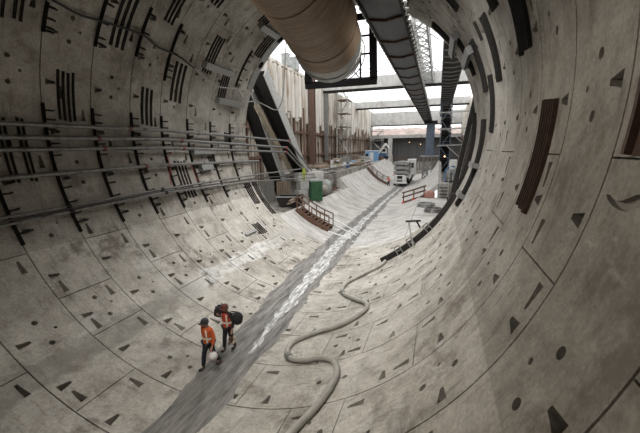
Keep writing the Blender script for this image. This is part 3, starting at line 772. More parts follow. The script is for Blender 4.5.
# ------------------------------------------------------------------ concrete struts spanning the pit
def strut(y, z0, z1, x0, x1, label, rail=True, depth=1.8, dark=True):
    t = thing('concrete_strut', label, 'beam', ((x0 + x1) / 2, y, z0), group='concrete struts across the pit')
    mb = MB(); mb.box(((x0 + x1) / 2, y, (z0 + z1) / 2), (x1 - x0, depth, z1 - z0)); mb.build('beam', CONC, t, bevel=.05)
    mb = MB(); mb.box(((x0 + x1) / 2, y, z0 - .1), (x1 - x0 - .2, depth * .8, .2)); mb.build('soffit_steel', STEEL_D, t)
    if rail:
        mb = MB(); x = x0 + .5
        while x < x1: mb.bar((x, y - depth / 2 + .1, z1), (x, y - depth / 2 + .1, z1 + 1.15), .07); x += 1.6
        for z in (.6, 1.12): mb.bar((x0 + .3, y - depth / 2 + .1, z1 + z), (x1 - .3, y - depth / 2 + .1, z1 + z), .06)
        mb.build('handrail', STEEL_G, t)
    return t
strut(57, 17.1 - .55, 18.3, -13.2, 11.8, 'nearest concrete strut across the pit, passing behind the conveyor', depth=1.8)
strut(81, 16.2, 17.6, -13.2, 11.8, 'middle concrete strut across the pit with handrail on top', depth=1.8)
strut(101, 13.5, 17.0, -13.2, 11.8, 'farthest and deepest concrete strut across the pit', depth=2., rail=True)
mb = MB(); mb.hbeam((-12.6, 57, 4), (-12.6, 57, 16.4), .6, .6, .08, (0, 1, 0)); single(mb, 'steel_post', STEEL_G, 'grey steel post against the left pit wall under the nearest strut', 'post')
mb = MB(); mb.hbeam((-12.4, 49.5, 4), (-12.4, 49.5, 18.2), .85, .8, .12, (0, 1, 0)); single(mb, 'steel_column', RUST_R, 'rust brown steel column in front of the left pit wall', 'column')
mb = MB(); mb.tube([(-11.6, 44, 4), (-11.6, 44, 12.5)], .14, 8); single(mb, 'steel_pole', RUST_R, 'thin brown pole left of the rust brown column', 'pole')

# diagonal steel struts by the portal
def hstrut(p, q, w, h, label, m, upv=(1, 0, 0)):
    t = thing('diagonal_strut', label, 'strut', q, group='diagonal struts beside the portal')
    mb = MB(); p, q = Vector(p), Vector(q); d = (q - p).normalized(); u = Vector(upv)
    a = d.cross(u).normalized(); b = a.cross(d).normalized(); tk = .06
    for s, nm, mm in ((-1, 'flange', STEEL_D), (1, 'flange', STEEL_L)):
        f_ = MB(); f_.bar(p + b * s * h / 2, q + b * s * h / 2, w, tk, upv); f_.build(nm, mm, t)
    f_ = MB(); f_.bar(p, q, .05, h - tk, upv); f_.build('web', STEEL_D, t)
    f_ = MB(); f_.box(q, (1.6, 1.2, .12)); f_.build('base_plate', STEEL_G, t)
hstrut((-7.68, 24.6, 13.0), (-8.78, 36.2, 3.9), 1.0, 1.35, 'big diagonal steel strut, the right and nearer one, dark web and pale edge', STEEL_D)
hstrut((-9.35, 25.6, 11.8), (-10.3, 34.2, 2.0), .9, 1.3, 'big diagonal steel strut, the left one behind the pipes', STEEL_D)
hstrut((8.45, 25.2, 10.6), (6.95, 25.2, 1.06), .4, .2, 'straight steel strut just outside the right portal lip, nearer to the lip', STEEL_D, (0, 1, 0))
hstrut((8.1, 25.6, 10.3), (6.62, 25.6, 1.06), .4, .16, 'straight steel strut outside the right portal lip, the outer one', STEEL_D, (0, 1, 0))
mb = MB(); lattice(mb, (-8.35, 25.4, 10.6), (-9.2, 35.2, 3.6), .35, .25, 18, .025)
single(mb, 'ladder', TAN, 'tan ladder leaning between the two diagonal steel struts', 'ladder')
mb = MB(); mb.box((-10.2, 24.8, 8.2), (.9, .8, 12.8)); single(mb, 'timber_lagging_panel', WALLB, 'stained brown timber panel standing just left of the portal behind the pipes', 'panel')

# cabinets and objects on top of the left wall
for k, (y, z, s, lb) in enumerate([(42.6, 17.6, (.9, .8, 1.5), 'thin pale cabinet on top of the left pit wall, the left one'), (45.2, 17.6, (1.1, 1.3, 1.6), 'grey green cabinet on top of the left pit wall, the larger one')]):
    mb = MB(); mb.box((-13.4, y, z + s[2] / 2 - .01), s); mb.cur = 1; mb.box((-13.4 + s[0] / 2 + .01, y, z + s[2] / 2), (.03, s[1] * .8, s[2] * .8)); mb.cur = 0; mb.box((-13.4, y, z + s[2]), (s[0] + .1, s[1] + .1, .06))
    single(mb, 'cabinet', [TARP, STEEL_G], lb, 'cabinet')

# ------------------------------------------------------------------ scaffold towers
def scaffold(name, label, x, y, z0, w, d, levels, h, m, plat, group=None):
    t = thing(name, label, 'scaffold', (x, y, z0), group=group)
    for i in (-1, 1):
        for j in (-1, 1):
            mb = MB(); mb.tube([(x + i * w / 2, y + j * d / 2, z0), (x + i * w / 2, y + j * d / 2, z0 + levels * h + .9)], .06, 6); mb.build('standard', m, t)
    for k in range(1, levels + 1):
        z = z0 + k * h; mb = MB(); mb.box((x, y, z), (w + .2, d + .2, .07)); mb.build('deck', plat, t)
        mb = MB()
        for zz in (z + .5, z + .95):
            for j in (-1, 1): mb.bar((x - w / 2, y + j * d / 2, zz), (x + w / 2, y + j * d / 2, zz), .05); mb.bar((x + j * w / 2, y - d / 2, zz), (x + j * w / 2, y + d / 2, zz), .05)
        s = 1 if k % 2 else -1
        mb.bar((x - s * w / 2, y - d / 2, z - h), (x + s * w / 2, y - d / 2, z), .06); mb.bar((x - w / 2 * s, y + d / 2, z - h), (x + w / 2 * s, y + d / 2, z), .05)
        mb.build('bracing', m, t)
        mb = MB(); mb.bar((x - s * w * .4, y, z - h), (x + s * w * .4, y, z), .6, .12); mb.build('stair_flight', m, t)
scaffold('stair_tower', 'pale scaffold stair tower in front of the left pit wall', -11.3, 64, 3.9, 2.0, 3.0, 6, 2.4, STEEL_L, WOOD)
scaffold('stair_tower', 'grey scaffold tower far back by the left corner of the pit', -10.5, 96, 3.9, 3.2, 2.6, 3, 2.6, STEEL_L, STEEL_L)
scaffold('steel_tower', 'dark steel tower under the second conveyor on the right', 6.95, 66, 2.55, 1.7, 2.2, 5, 2.3, BLUEG, STEEL_D)
tw = [o for o in COL.objects if o.name == 'steel_tower'][0]
mb = MB(); mb.box((6.95, 66.4, 8.2), (1.5, .12, 11.2)); mb.build('sheeting', STEEL_D, tw)
for z in (7.4, 10.2, 13.0):
    mb = MB(); mb.bar((5.6, 64.6, z), (11.8, 64.6, z + .15), .2, .2); mb.bar((7.2, 64.6, z), (9.6, 64.6, z - 2.2), .14, .14); mb.build('wall_brace', STEEL_L, tw)
# ------------------------------------------------------------------ hose snaking over the invert
hp = [(4.6, 20.), (5.3, 21.4), (6.01, 23.4), (6.81, 26.2), (7.81, 27.2), (8.60, 24.6), (8.95, 20.5), (8.92, 16), (9.05, 12.2), (9.5, 9.7), (10.1, 9.6), (10.7, 14), (10.95, 19), (11.35, 24.0), (11.94, 27.2), (12.6, 25.8), (13.3, 21.4), (14.2, 15.6), (14.9, 13.2), (15.7, 13.5), (16.3, 16), (16.9, 20), (17.4, 24.3), (18.0, 26)]
pts = smooth_path([cyl(t_, y, R - .10) for y, t_ in hp], 6)
t = thing('drain_hose', 'thick grey hose snaking along the floor right of the wet channel', 'hose', pts[40])
mb = MB(); mb.tube(pts, .09, 12); mb.build('hose', HOSE, t, smooth=True)
for k in (50, 104):
    d = (pts[k + 1] - pts[k - 1]).normalized(); mb = MB(); mb.tube([pts[k] - d * .12, pts[k] + d * .12], .125, 12); mb.build('clamp', STEEL_G, t)
mb = MB(); d = Vector((0, .12, 0)); mb.tube([cyl(19, 9.25, R - .05), cyl(20.6, 9.1, R - .05)], .04, 8); single(mb, 'pipe_stub', TAN, 'small tan pipe stub lying beside the hose bend', 'pipe')

# curved walkway edge up the right slope near the portal
def wy(th): return 18.2 + (th - 24) * .068
ts = [24 + k * 1.5 for k in range(27)]
t = thing('curved_walkway', 'dark curved walkway beam climbing the right slope near the portal', 'walkway', cyl(30, 18.7, R - .02))
mb = MB(); mb.sweep(lambda th, u, v: cyl(th, wy(th) + u * .17 * min(1, .35 + (th - 24) / 14), R + .005 - v * .30), ts, [(-1, 0), (-1, 1), (1, 1), (1, 0)]); mb.build('beam', STEEL_D, t)
mb = MB(); mb.sweep(lambda th, u, v: cyl(th, wy(th) + .42 + u * .14, R + .004 - v * .16), ts[4:19], [(-1, 0), (-1, 1), (1, 1), (1, 0)]); mb.build('side_plank', STEEL_L, t)
for th in (31, 36.5, 45):
    mb = MB(); n_ = (cyl(th, 19, 1) - cyl(th, 19, R)).normalized(); p = cyl(th, wy(th) - .22, R + .01)
    tt = cyl(th + 2.2, 0, R) - cyl(th, 0, R)
    mb.bar(p, p + n_ * .5, .05); mb.bar(p + tt, p + tt + n_ * .5, .05); mb.bar(p + n_ * .5 - tt * .08, p + tt * 1.08 + n_ * .5, .05); mb.bar(p + n_ * .25, p + tt + n_ * .25, .04)
    mb.build('bracket_frame', STEEL_G, t)
t = thing('post_frame', 'grey T shaped post frame standing beside the curved walkway', 'post', (4.75, 18.75, 1.62))
mb = MB(); mb.tube([(4.85, 18.8, 1.60), (4.52, 19., 3.0)], .05, 8); mb.build('post', STEEL_L, t)
mb = MB(); mb.tube([(4.38, 18.9, 3.02), (5.15, 19.3, 3.02)], .055, 8); mb.build('cross_arm', STEEL_D, t)
mb = MB(); mb.tube([(4.95, 19.2, 3.0), (5.15, 19.3, 2.62)], .05, 8); mb.build('stub', STEEL_D, t)

# hoops (coils) on the right floor
for k, (x, y, rr, lb) in enumerate([(4.95, 36.3, .82, 'grey coil of pipe on the right floor, the farther and rounder one'), (5.7, 33.4, .78, 'grey coil of pipe on the right floor, the nearer one')]):
    mb = MB()
    for q in range(3): mb.torus((x + .04 * q, y - .03 * q, 1.11 + q * .12), rr - .04 * (q % 2), .075, 30, 8)
    single(mb, 'pipe_coil', STEEL_G if k == 0 else GALV, lb, 'coil', smooth=True)

# rusty stair ramps over the trough edge
def stair(name, label, Y0, t0, t1, w, m, steps=9, rail=True, seg=8):
    """walkway laid down the curved slope: t0 top, t1 bottom"""
    t = thing(name, label, 'stairs', cyl((t0 + t1) / 2, Y0 + w / 2, R - .02))
    n_ = lambda th: (cyl(th, 0, 1) - cyl(th, 0, R)).normalized()
    ts = [t0 + (t1 - t0) * k / seg for k in range(seg + 1)]
    for y in (Y0, Y0 + w):
        mb = MB(); mb.sweep(lambda th, u, v: cyl(th, y + u * .05, R - .01 - v * .32), ts, [(-1, 0), (-1, 1), (1, 1), (1, 0)]); mb.build('stringer', m, t)
    for k in range(steps):
        th = t0 + (t1 - t0) * (k + .5) / steps; p = cyl(th, Y0 + w / 2, R - .27)
        mb = MB(); mb.box(p, (.28, w - .08, .05)); mb.build('tread', m, t)
    if rail:
        for y in (Y0, Y0 + w):
            for k in range(0, seg + 1, max(1, seg // 3)):
                p = cyl(ts[k], y, R - .3); mb = MB(); mb.bar(p, p + Vector((0, 0, 1.05)), .07); mb.build('post', m, t)
            for h, ww in ((1.05, .08), (.55, .06)):
                mb = MB(); 
                for a, b in zip(ts[:-1], ts[1:]): mb.bar(cyl(a, y, R - .3) + Vector((0, 0, h)), cyl(b, y, R - .3) + Vector((0, 0, h)), ww)
                mb.build('handrail', m, t)
    return t
stair('steel_stair', 'rusty brown steel stair with handrails on the left slope of the trough', 25.6, -41.5, -17.2, 1.15, RUST)
stair('timber_barrier', 'brown railed barrier curving down the far left slope beside the worker', 62.2, -56, -19, 1.2, RUST_R, 14)
mb = MB(); 
t = thing('barrier_fence', 'brown two-rail barrier with red markers on the right slope', 'fence', cyl(24, 43.1))
pa, pb = cyl(15, 42.75), Vector((4.55, 43.35, 1.2))
for q in (0.02, .5, .98):
    p = pa.lerp(pb, q); mb = MB(); mb.bar(p - Vector((0, 0, .15)), p + Vector((0, 0, 1.3)), .14); mb.build('post', RUST_R, t)
for h in (.7, 1.25):
    mb = MB(); mb.bar(pa + Vector((-.15, 0, h)), pb + Vector((.15, 0, h)), .10, .18); mb.build('rail', RUST_R, t)
mb = MB(); mb.bar(pa + Vector((-.1, 0, .02)), pb + Vector((.1, 0, .05)), .3, .2); mb.build('kick_board', RUST, t)
for k, (q, lb) in enumerate([(.02, 'lowest'), (.5, 'middle'), (1.04, 'topmost')]):
    p = pa.lerp(pb, q) + Vector((.0, -.36, -.02)); mb = MB(); mb.lathe(p, [(.2, 0), (.2, .05), (.09, .08), (.05, .42), (.02, .45)], 10)
    single(mb, 'marker_cone', RCONE, 'small red cone at the foot of the brown right barrier, ' + lb + ' of three', 'cone', 'red cones by the barrier')

# white lay-flat hoses crossing from the stair to the channel
for k, (a, lb) in enumerate([([(-24, 29.2), (-15, 28.9), (-7, 28.0), (-1, 27.0)], 'white flat hose across the floor beside the rusty stair, the farthest of three'), ([(-21, 27.75), (-12, 27.4), (-5, 26.8), (-1, 26.2)], 'white flat hose across the floor beside the rusty stair, the middle one of three'), ([(-17, 25.4), (-12, 25.5), (-6, 25.3), (-2, 25.0)], 'white flat hose from the foot of the rusty stair, the nearest of three')]):
    ps = smooth_path([cyl(t_, y, R - .055) for t_, y in a], 5); mb = MB(); mb.tube(ps, .065, 8); single(mb, 'flat_hose', WHOSE, lb, 'hose', smooth=True)

# ------------------------------------------------------------------ things on the left of the trough
# green site cabin
t = thing('green_cabin', 'dark green upright site box with pale lid left of the trough', 'box', (-5.4, 31.2, 2.02), rz=.55)
mb = MB(); mb.box((0, 0, 1.0), (1.15, 1.15, 1.9)); mb.build('shell', GREEN, t, bevel=.03, world=False)
mb = MB(); mb.box((0, 0, 2.0), (1.22, 1.22, .12)); mb.box((0, 0, 2.08), (.9, .9, .06)); mb.build('lid', TARP, t, bevel=.02, world=False)
for x, y, sx, sy in ((0, -.585, .86, .03), (.585, 0, .03, .86), (-.585, 0, .03, .86)):
    mb = MB(); mb.box((x, y, 1.0), (sx, sy, 1.6)); mb.build('panel', GREEN, t, bevel=.01, world=False)
mb = MB(); mb.box((.3, -.62, 1.0), (.05, .05, .25)); mb.build('handle', BLACK, t, world=False)
for x in (-.45, .45):
    mb = MB(); mb.box((x, 0, .03), (.15, 1.1, .1)); mb.build('skid', STEEL_D, t, world=False)
# grey skip
t = thing('waste_skip', 'dark grey open waste skip at the top of the rusty stair', 'skip', (-7.0, 28.6, 1.78), rz=.2)
mb = MB()
A_ = [(-.9, -.7), (.9, -.7), (.9, .7), (-.9, .7)]; B_ = [(-1.15, -.85), (1.15, -.85), (1.15, .85), (-1.15, .85)]
mb.add([(x, y, .08) for x, y in A_] + [(x, y, 1.0) for x, y in B_] + [(x * .95, y * .95, 1.0) for x, y in B_] + [(x * .95, y * .95, .14) for x, y in A_], [(3, 2, 1, 0), (0, 1, 5, 4), (1, 2, 6, 5), (2, 3, 7, 6), (3, 0, 4, 7), (4, 5, 9, 8), (5, 6, 10, 9), (6, 7, 11, 10), (7, 4, 8, 11), (8, 9, 13, 12), (9, 10, 14, 13), (10, 11, 15, 14), (11, 8, 12, 15), (12, 13, 14, 15)])
mb.build('body', STEEL_D, t, world=False)
mb = MB()
for (a, b), (c, d_) in zip(B_, B_[1:] + B_[:1]): mb.bar((a, b, 1.0), (c, d_, 1.0), .08, .1)
mb.build('rim', STEEL_G, t, world=False)
for x in (-.6, .6):
    mb = MB(); mb.box((x, 0, .05), (.15, 1.3, .1)); mb.build('runner', STEEL_D, t, world=False)
# concrete block wall, timber hoarding
t = thing('concrete_barrier', 'pale stacked concrete block barrier behind the green box', 'barrier', (-7.3, 34.9, 1.8))
for r_ in range(3):
    for c in range(3):
        a = c * 1.35 + (.3 if r_ % 2 else 0); p = Vector((-8.35, 33.5, 1.75 + r_ * .95)).lerp(Vector((-6.55, 36.9, 1.75 + r_ * .95)), (a + .6) / 4.2)
        mb = MB(); mb.box(p + Vector((0, 0, .47)), (.7, 1.3, .92), Matrix.Rotation(-.487, 3, 'Z')); mb.build('block', CONC, t, bevel=.02)
for k, (x, y, h, lb) in enumerate([(-10.3, 30.2, 2.2, 'grey weathered hoarding panel behind the skip, the left one'), (-8.9, 31.0, 2.1, 'brown hoarding panel behind the skip, the right one')]):
    t = thing('timber_hoarding', lb, 'panel', (x, y, 1.75)); mb = MB()
    for q in range(7): mb.box((x - .6 + q * .2, y + q * .05, 1.75 + h / 2 + (q % 3) * .03), (.17, .05, h))
    mb.build('boards', WOOD if k else STEEL_G, t); mb = MB()
    for z in (.5, 1.6): mb.bar((x - .7, y + .06, 1.75 + z), (x + .7, y + .4, 1.75 + z), .08)
    mb.build('rail', WOOD, t)
# yellow vest hanging on the low pipe
t = thing('hanging_vest', 'bright yellow high visibility vest hanging from the low pipes', 'vest', (-7.2, 32.6, 3.9))
mb = MB(); mb.prism([(-7.3, 32.6, 5.15), (-7.1, 32.6, 5.15), (-7.03, 32.6, 4.7), (-7.06, 32.6, 3.9), (-7.35, 32.6, 3.85), (-7.37, 32.6, 4.7)], (0, 0, 0), (0, .12, 0)); mb.build('vest', YELLOW, t, bevel=.03)
mb = MB(); mb.box((-7.2, 32.58, 4.3), (.3, .02, .07)); mb.build('stripe', REFL, t)

# clutter: sheeted bundles, crates, planks
def bundle(x, y, z, sx, sy, sz, rz, m, label, seed, cat='bundle', name='sheeted_bundle'):
    rnd = random.Random(seed); me = bmesh.new(); bmesh.ops.create_icosphere(me, subdivisions=3, radius=1)
    mb = MB(); vs = []
    for v in me.verts:
        p = v.co.copy(); k = 1 / max(abs(p.x) ** 4 + abs(p.y) ** 4 + abs(p.z) ** 4, 1e-6) ** .25
        p = p * (k * .75 + .25) * (1 + rnd.uniform(-.05, .05)); p.z = max(p.z, -.72)
        vs.append(Matrix.Rotation(rz, 3, 'Z') @ Vector((p.x * sx / 2, p.y * sy / 2, (p.z + .72) * sz / 1.72)) + Vector((x, y, z)))
    mb.add(vs, [[v.index for v in q.verts] for q in me.faces]); me.free()
    return single(mb, name, m, label, cat, smooth=True)
bundle(-6.9, 38.6, 1.95, 1.6, 2.6, 1.5, .35, TARP, 'pale sheeted bundle left of the trough beyond the green box', 1)
bundle(-7.1, 35.0, 1.85, .1 + 1.0, 1.4, 1.2, .2, STEEL_G, 'dull grey sheeted heap between the block wall and the pale bundle', 2)
bundle(-6.2, 34.0, 1.9, .8, 1.0, .7, .2, TAN, 'tan sack heap just behind the green box', 3, 'sack', 'sack_heap')
bundle(-6.3, 36.4, 1.9, 1.2, 1.7, 1.1, .4, GROUND, 'brown sheeted bundle right of the green box', 5)
bundle(5.2, 42.9, 1.0, 1.2, .7, .9, 0, SACK, 'pinkish sacks piled against the end of the right slope', 4, 'sack', 'sack_heap')
rnd = random.Random(21)
cl = [(-8.0, 47.5, .9, .7, .8, TAN), (-10.5, 48, 1.6, 1.2, .9, WOOD), (-9.6, 52, 1.2, .8, 1.2, WHITE), (-11, 54, 1.5, 1.4, 1.1, RUST_R), (-9.7, 57, 1.0, 1.6, .7, TAN), (-10.2, 60, 1.4, 1.2, 1.5, STEEL_G), (-9.3, 63.5, .9, 2.2, .8, LBLUE), (-8.6, 67, 1.6, 2.0, .8, TAN), (-10.4, 70, 1.5, 1.8, 1.6, WOOD), (-9.8, 75, 2.0, 2.4, 1.2, STEEL_L), (-8.0, 86.8, 1.2, 2.0, .9, RUST_R), (-11.2, 89, 2.2, 2.4, 1.6, TAN)]
nm = ['nearest', 'second', 'third', 'fourth', 'fifth', 'sixth', 'seventh', 'eighth', 'ninth', 'tenth', 'eleventh', 'farthest']
colr = {'tan_stuff': 'tan', 'grey_timber': 'timber', 'white_paint': 'white', 'rust_brown_paint': 'brown', 'grey_steel': 'grey', 'light_blue_paint': 'light blue', 'pale_steel': 'pale grey'}
for k, (x, y, a, b, h, m) in enumerate(cl):
    rot = Matrix.Rotation(rnd.uniform(-.3, .3), 3, 'Z'); mb = MB(); c = Vector((x, y, 3.98))
    for q in (-1, 1): mb.box(c + rot @ Vector((q * a * .35, 0, .06)), (.12, b, .12), rot)
    nb = max(2, int(h / .3))
    for q in range(nb): mb.box(c + Vector((0, 0, .12 + (q + .5) * h / nb)), (a, b, h / nb * .88), rot)
    mb.box(c + Vector((0, 0, .12 + h / 2)), (a * .94, b * .94, h), rot)
    for i in (-1, 1):
        for j in (-1, 1): mb.box(c + rot @ Vector((i * a / 2, j * b / 2, .12 + h / 2)), (.08, .08, h + .04), rot)
    single(mb, 'slatted_crate', m, f'{colr[m.name]} slatted crate on the left bench, {nm[k]} from the portal', 'crate', 'crates along the left bench')
for k, (x, y, l, lb) in enumerate([(-8.2, 41, 4.5, 'stack of timbers lying on the bench edge nearest the portal'), (-10.3, 40.3, 5, 'stack of timbers on the bench, set back from the edge behind the first stack'), (-7.9, 60, 6, 'stack of timbers on the bench before the far barrier')]):
    mb = MB()
    z0 = 4.28 if y < 43.5 - l / 2 + 1 else 4.0
    for r_ in range(3):
        for q in range(4): mb.box((x - .45 + q * .3 + (r_ % 2) * .05, y + rnd.uniform(-.2, .2), z0 + .12 + r_ * .24), (.26, l, .22))
    single(mb, 'timber_stack', WOOD, lb, 'timber', 'timber stacks on the bench')
# small plant along the bench and the trough edge
t = thing('cable_reel', 'timber cable reel standing on the left bench near the brown column', 'reel', (-8.7, 50.5, 3.98))
for s in (-.45, .45):
    mb = MB(); mb.lathe((-8.7 + s, 50.5, 4.72), [(.08, -.04), (.75, -.04), (.75, .04), (.08, .04)], 20, 'X'); mb.build('flange', WOOD, t)
mb = MB(); mb.lathe((-8.7, 50.5, 4.72), [(.4, -.42), (.46, -.2), (.43, 0), (.46, .2), (.4, .42)], 18, 'X'); mb.build('wound_cable', CABLE, t, smooth=True)
for k, (x, y, z, m, lb) in enumerate([(-7.9, 53.6, 3.98, BLUE, 'blue drum standing on the bench edge beyond the cable reel'), (-8.6, 54.4, 3.98, WHITE, 'white drum standing on the bench beyond the cable reel'), (-8.1, 65.8, 3.98, GREEN, 'green drum standing on the bench near the far barrier'), (-7.7, 29.9, 1.78, STEEL_G, 'grey drum standing behind the dark skip')]):
    mb = MB(); mb.lathe((x, y, z), [(.30, 0), (.31, .03), (.29, .05), (.29, .3), (.31, .32), (.29, .34), (.29, .6), (.31, .62), (.29, .64), (.29, .88), (.31, .9), (.27, .91), (.27, .88)], 18)
    single(mb, 'drum', m, lb, 'drum', smooth=True)
for k, (x, y, z, l, n_, lb) in enumerate([(-6.6, 41.0, 1.95, 4.2, 9, 'bundle of rusty rebar lying left of the trough beyond the pale bundle'), (-9.4, 38.6, 4.42, 5, 11, 'bundle of rusty rebar lying on the bench behind the pipes'), (-8.3, 72.5, 4.15, 6, 9, 'bundle of rusty rebar far along the bench')]):
    mb = MB()
    for q in range(n_):
        xx = x - .3 + .6 * (q % 5) / 4; zz = z + .03 + .06 * (q // 5); e_ = rnd.uniform(-.3, .3)
        mb.tube([(xx, y - l / 2 + e_, zz), (xx + rnd.uniform(-.05, .05), y, zz + .02), (xx, y + l / 2 + e_, zz)], .032, 6)
    for q in (-.25, .25): mb.box((x, y + q * l, z + .06), (.75, .06, .16))
    single(mb, 'rebar_bundle', RUST, lb, 'rebar', 'rebar bundles left of the trough')
t = thing('generator_set', 'small yellowish generator set on the left bench by the grey post', 'generator', (-10.9, 57.8, 3.98))
mb = MB(); mb.box((-10.9, 57.8, 4.75), (1.1, 2.0, 1.3)); mb.build('canopy', TAN, t, bevel=.06)
mb = MB(); mb.box((-10.9, 57.8, 4.06), (1.2, 2.2, .16)); mb.build('skid', STEEL_D, t)
mb = MB()
for q in range(5): mb.box((-10.34, 57.2 + q * .16, 4.8), (.03, .07, .7))
mb.build('louvre', STEEL_D, t)
mb = MB(); mb.tube([(-10.9, 58.4, 5.38), (-10.9, 58.4, 5.8), (-10.8, 58.4, 5.9)], .05, 8); mb.build('exhaust', STEEL_G, t)
mb = MB()
for q in range(5): mb.box((-6.3 + (q % 2) * .06, 27.6 + q * .02, 2.36 + q * .07), (.24, 2.2 - q * .12, .06), Matrix.Rotation(.15 * (q % 3), 3, 'Z'))
single(mb, 'plank_pile', WOOD, 'short pile of weathered planks right of the dark skip', 'planks')
# light blue container
t = thing('blue_container', 'light blue site container with white door on the left bench', 'container', (-9.2, 82, 3.98))
mb = MB(); mb.box((-9.2, 82, 5.25), (2.3, 5.2, 2.45))
for q in range(9): mb.box((-8.03, 79.6 + q * .6, 5.25), (.08, .18, 2.2))
mb.build('body', LBLUE, t)
mb = MB(); mb.box((-9.2, 82, 6.52), (2.45, 5.3, .14)); mb.build('roof', WHITE, t)
mb = MB(); mb.box((-8.8, 79.36, 5.1), (.8, .06, 2.0)); mb.build('door', WHITE, t)
mb = MB(); mb.box((-9.9, 79.36, 5.5), (.6, .05, .7)); mb.build('window', GLASSD, t)
# drilling machine blue white
t = thing('drilling_rig', 'blue and white tracked machine with raised white boom at the far left', 'machine', (-8.3, 92, 3.98))
for s in (-1, 1):
    mb = MB(); x = -8.3 + s * 1.1
    mb.sweep(lambda tt, u, v: Vector((x + u * .3, 92 + (1.6 * (1 if math.cos(tt) > 0 else -1) + .5 * math.cos(tt)), 4.5 + .5 * math.sin(tt))), [2 * math.pi * k / 16 for k in range(16)], [(-1, 0), (1, 0), (1, .01), (-1, .01)])
    mb.box((x, 92, 4.5), (.5, 3.4, .9)); mb.build('track', STEEL_D, t)
mb = MB(); mb.box((-8.3, 92.3, 5.5), (2.3, 3.0, 1.1)); mb.build('body', BLUE, t, bevel=.08)
mb = MB(); mb.box((-7.6, 91.0, 6.4), (1.1, 1.3, 1.2)); mb.build('cab', WHITE, t, bevel=.06)
mb = MB(); mb.box((-7.6, 90.33, 6.5), (.85, .04, .7)); mb.build('window', GLASSD, t)
mb = MB(); mb.bar((-9.2, 91, 5.6), (-7.2, 90.6, 8.2), .5, .5); mb.bar((-7.2, 90.6, 8.2), (-6.2, 90.3, 7.0), .35, .35); mb.build('boom', WHITE, t, bevel=.04)
mb = MB(); mb.tube([(-9.0, 90.9, 5.3), (-8.0, 90.7, 6.6)], .12, 8); mb.build('ram', BLUE, t)
# far bulkhead, white column, debris
mb = MB(); mb.box((-7.3, 100.0, 7.6), (1.1, 1.1, 5.6)); mb.box((-7.3, 100, 5), (1.3, 1.3, .3)); mb.box((-7.3, 100, 10.2), (1.4, 1.3, .25)); mb.box((-7.3, 100., 3.4), (1.5, 1.5, 3.4)); single(mb, 'concrete_column', CONC, 'white concrete column before the dark far wall', 'column')
mb = MB()
for q in range(8): mb.box((-6 + q * 1.6, 97.8 + (q % 2) * .4, 1.9), (1.5, .9, 2.2 + (q * 7 % 5) * .25))
mb.box((0, 98.6, 1.8), (12.4, .5, 3.0)); single(mb, 'block_bulkhead', GROUND, 'grey block bulkhead across the far end of the trough', 'bulkhead')
for k, (x, y, lb) in enumerate([(-4.2, 96.9, 'brown site fence along the top of the far bulkhead')]):
    t = thing('site_fence', lb, 'fence', (0, 98.6, 3.3))
    for q in range(9): mb = MB(); mb.bar((-5.8 + q * 1.4, 98.6, 3.28), (-5.8 + q * 1.4, 98.6, 4.5), .1); mb.build('post', RUST_R, t)
    mb = MB()
    for z in (3.9, 4.4): mb.bar((-5.9, 98.6, z), (5.6, 98.6, z), .08, .14)
    mb.build('rails', RUST_R, t)

# ------------------------------------------------------------------ right bench equipment
t = thing('pump_unit', 'blue and white pump unit with drums on the right bench', 'machine', (7.8, 47, 2.55))
mb = MB(); mb.box((7.8, 47, 2.72), (1.9, 2.2, .18)); mb.build('skid', STEEL_D, t)
for x in (7.35, 8.25):
    mb = MB(); mb.lathe((x, 46.4, 2.8), [(.36, 0), (.38, .05), (.36, .1), (.36, .55), (.38, .6), (.36, .65), (.36, 1.05), (.3, 1.12)], 16); mb.build('drum', STEEL_G if x < 8 else BLUEG, t, smooth=True)
mb = MB(); mb.box((7.8, 47.4, 3.9), (1.5, 1.0, .5)); mb.lathe((7.8, 47.2, 4.1), [(.5, 0), (.52, .25), (.35, .45)], 16); mb.build('hopper', STEEL_L, t)
mb = MB(); mb.lathe((7.8, 47.2, 4.54), [(.36, 0), (.36, .12), (.2, .2)], 16); mb.build('hopper_lid', BLUE, t)
mb = MB(); mb.box((7.8, 47.4, 5.0), (.9, .8, 1.0)); mb.build('cabinet', WHITE, t, bevel=.04)
mb = MB()
for i in (-.6, .6):
    for j in (46.9, 47.8): mb.bar((7.8 + i, j, 2.8), (7.8 + i, j, 4.6), .08)
mb.build('frame', STEEL_G, t)
mb = MB(); mb.tube([(7.3, 46.6, 4.6), (6.9, 46.2, 4.2), (6.8, 46, 3.4), (6.9, 45.9, 2.75)], .09, 8); mb.build('outlet_hose', BLUE, t, smooth=True)
t = thing('pallet_rack', 'pale steel step rack at the right below the blue pump unit', 'rack', (6.75, 43.0, 1.02))
for s in (-.5, .5):
    mb = MB(); mb.bar((6.75 + s, 42.7, 1.02), (6.75 + s, 42.7, 3.0), .08); mb.bar((6.75 + s, 43.2, 1.02), (6.75 + s, 43.2, 3.0), .08); mb.build('upright', STEEL_L, t)
for q in range(5):
    mb = MB(); mb.box((6.75, 42.95, 1.3 + q * .4), (1.1, .6, .06)); mb.build('shelf', STEEL_L, t)
mb = MB(); mb.prism([(7.35, 38.9, 1.02), (8.2, 38.9, 1.02), (8.15, 38.9, 2.6), (7.5, 38.9, 3.0)], (0, 0, 0), (0, .12, 0)); mb.cur = 0; mb.bar((7.4, 39.2, 1.02), (7.6, 38.95, 2.4), .08); mb.bar((8.1, 39.2, 1.02), (8.1, 38.95, 2.4), .08); single(mb, 'white_panel', WHITE, 'white board leaning upright on the right floor by the portal lip', 'board')
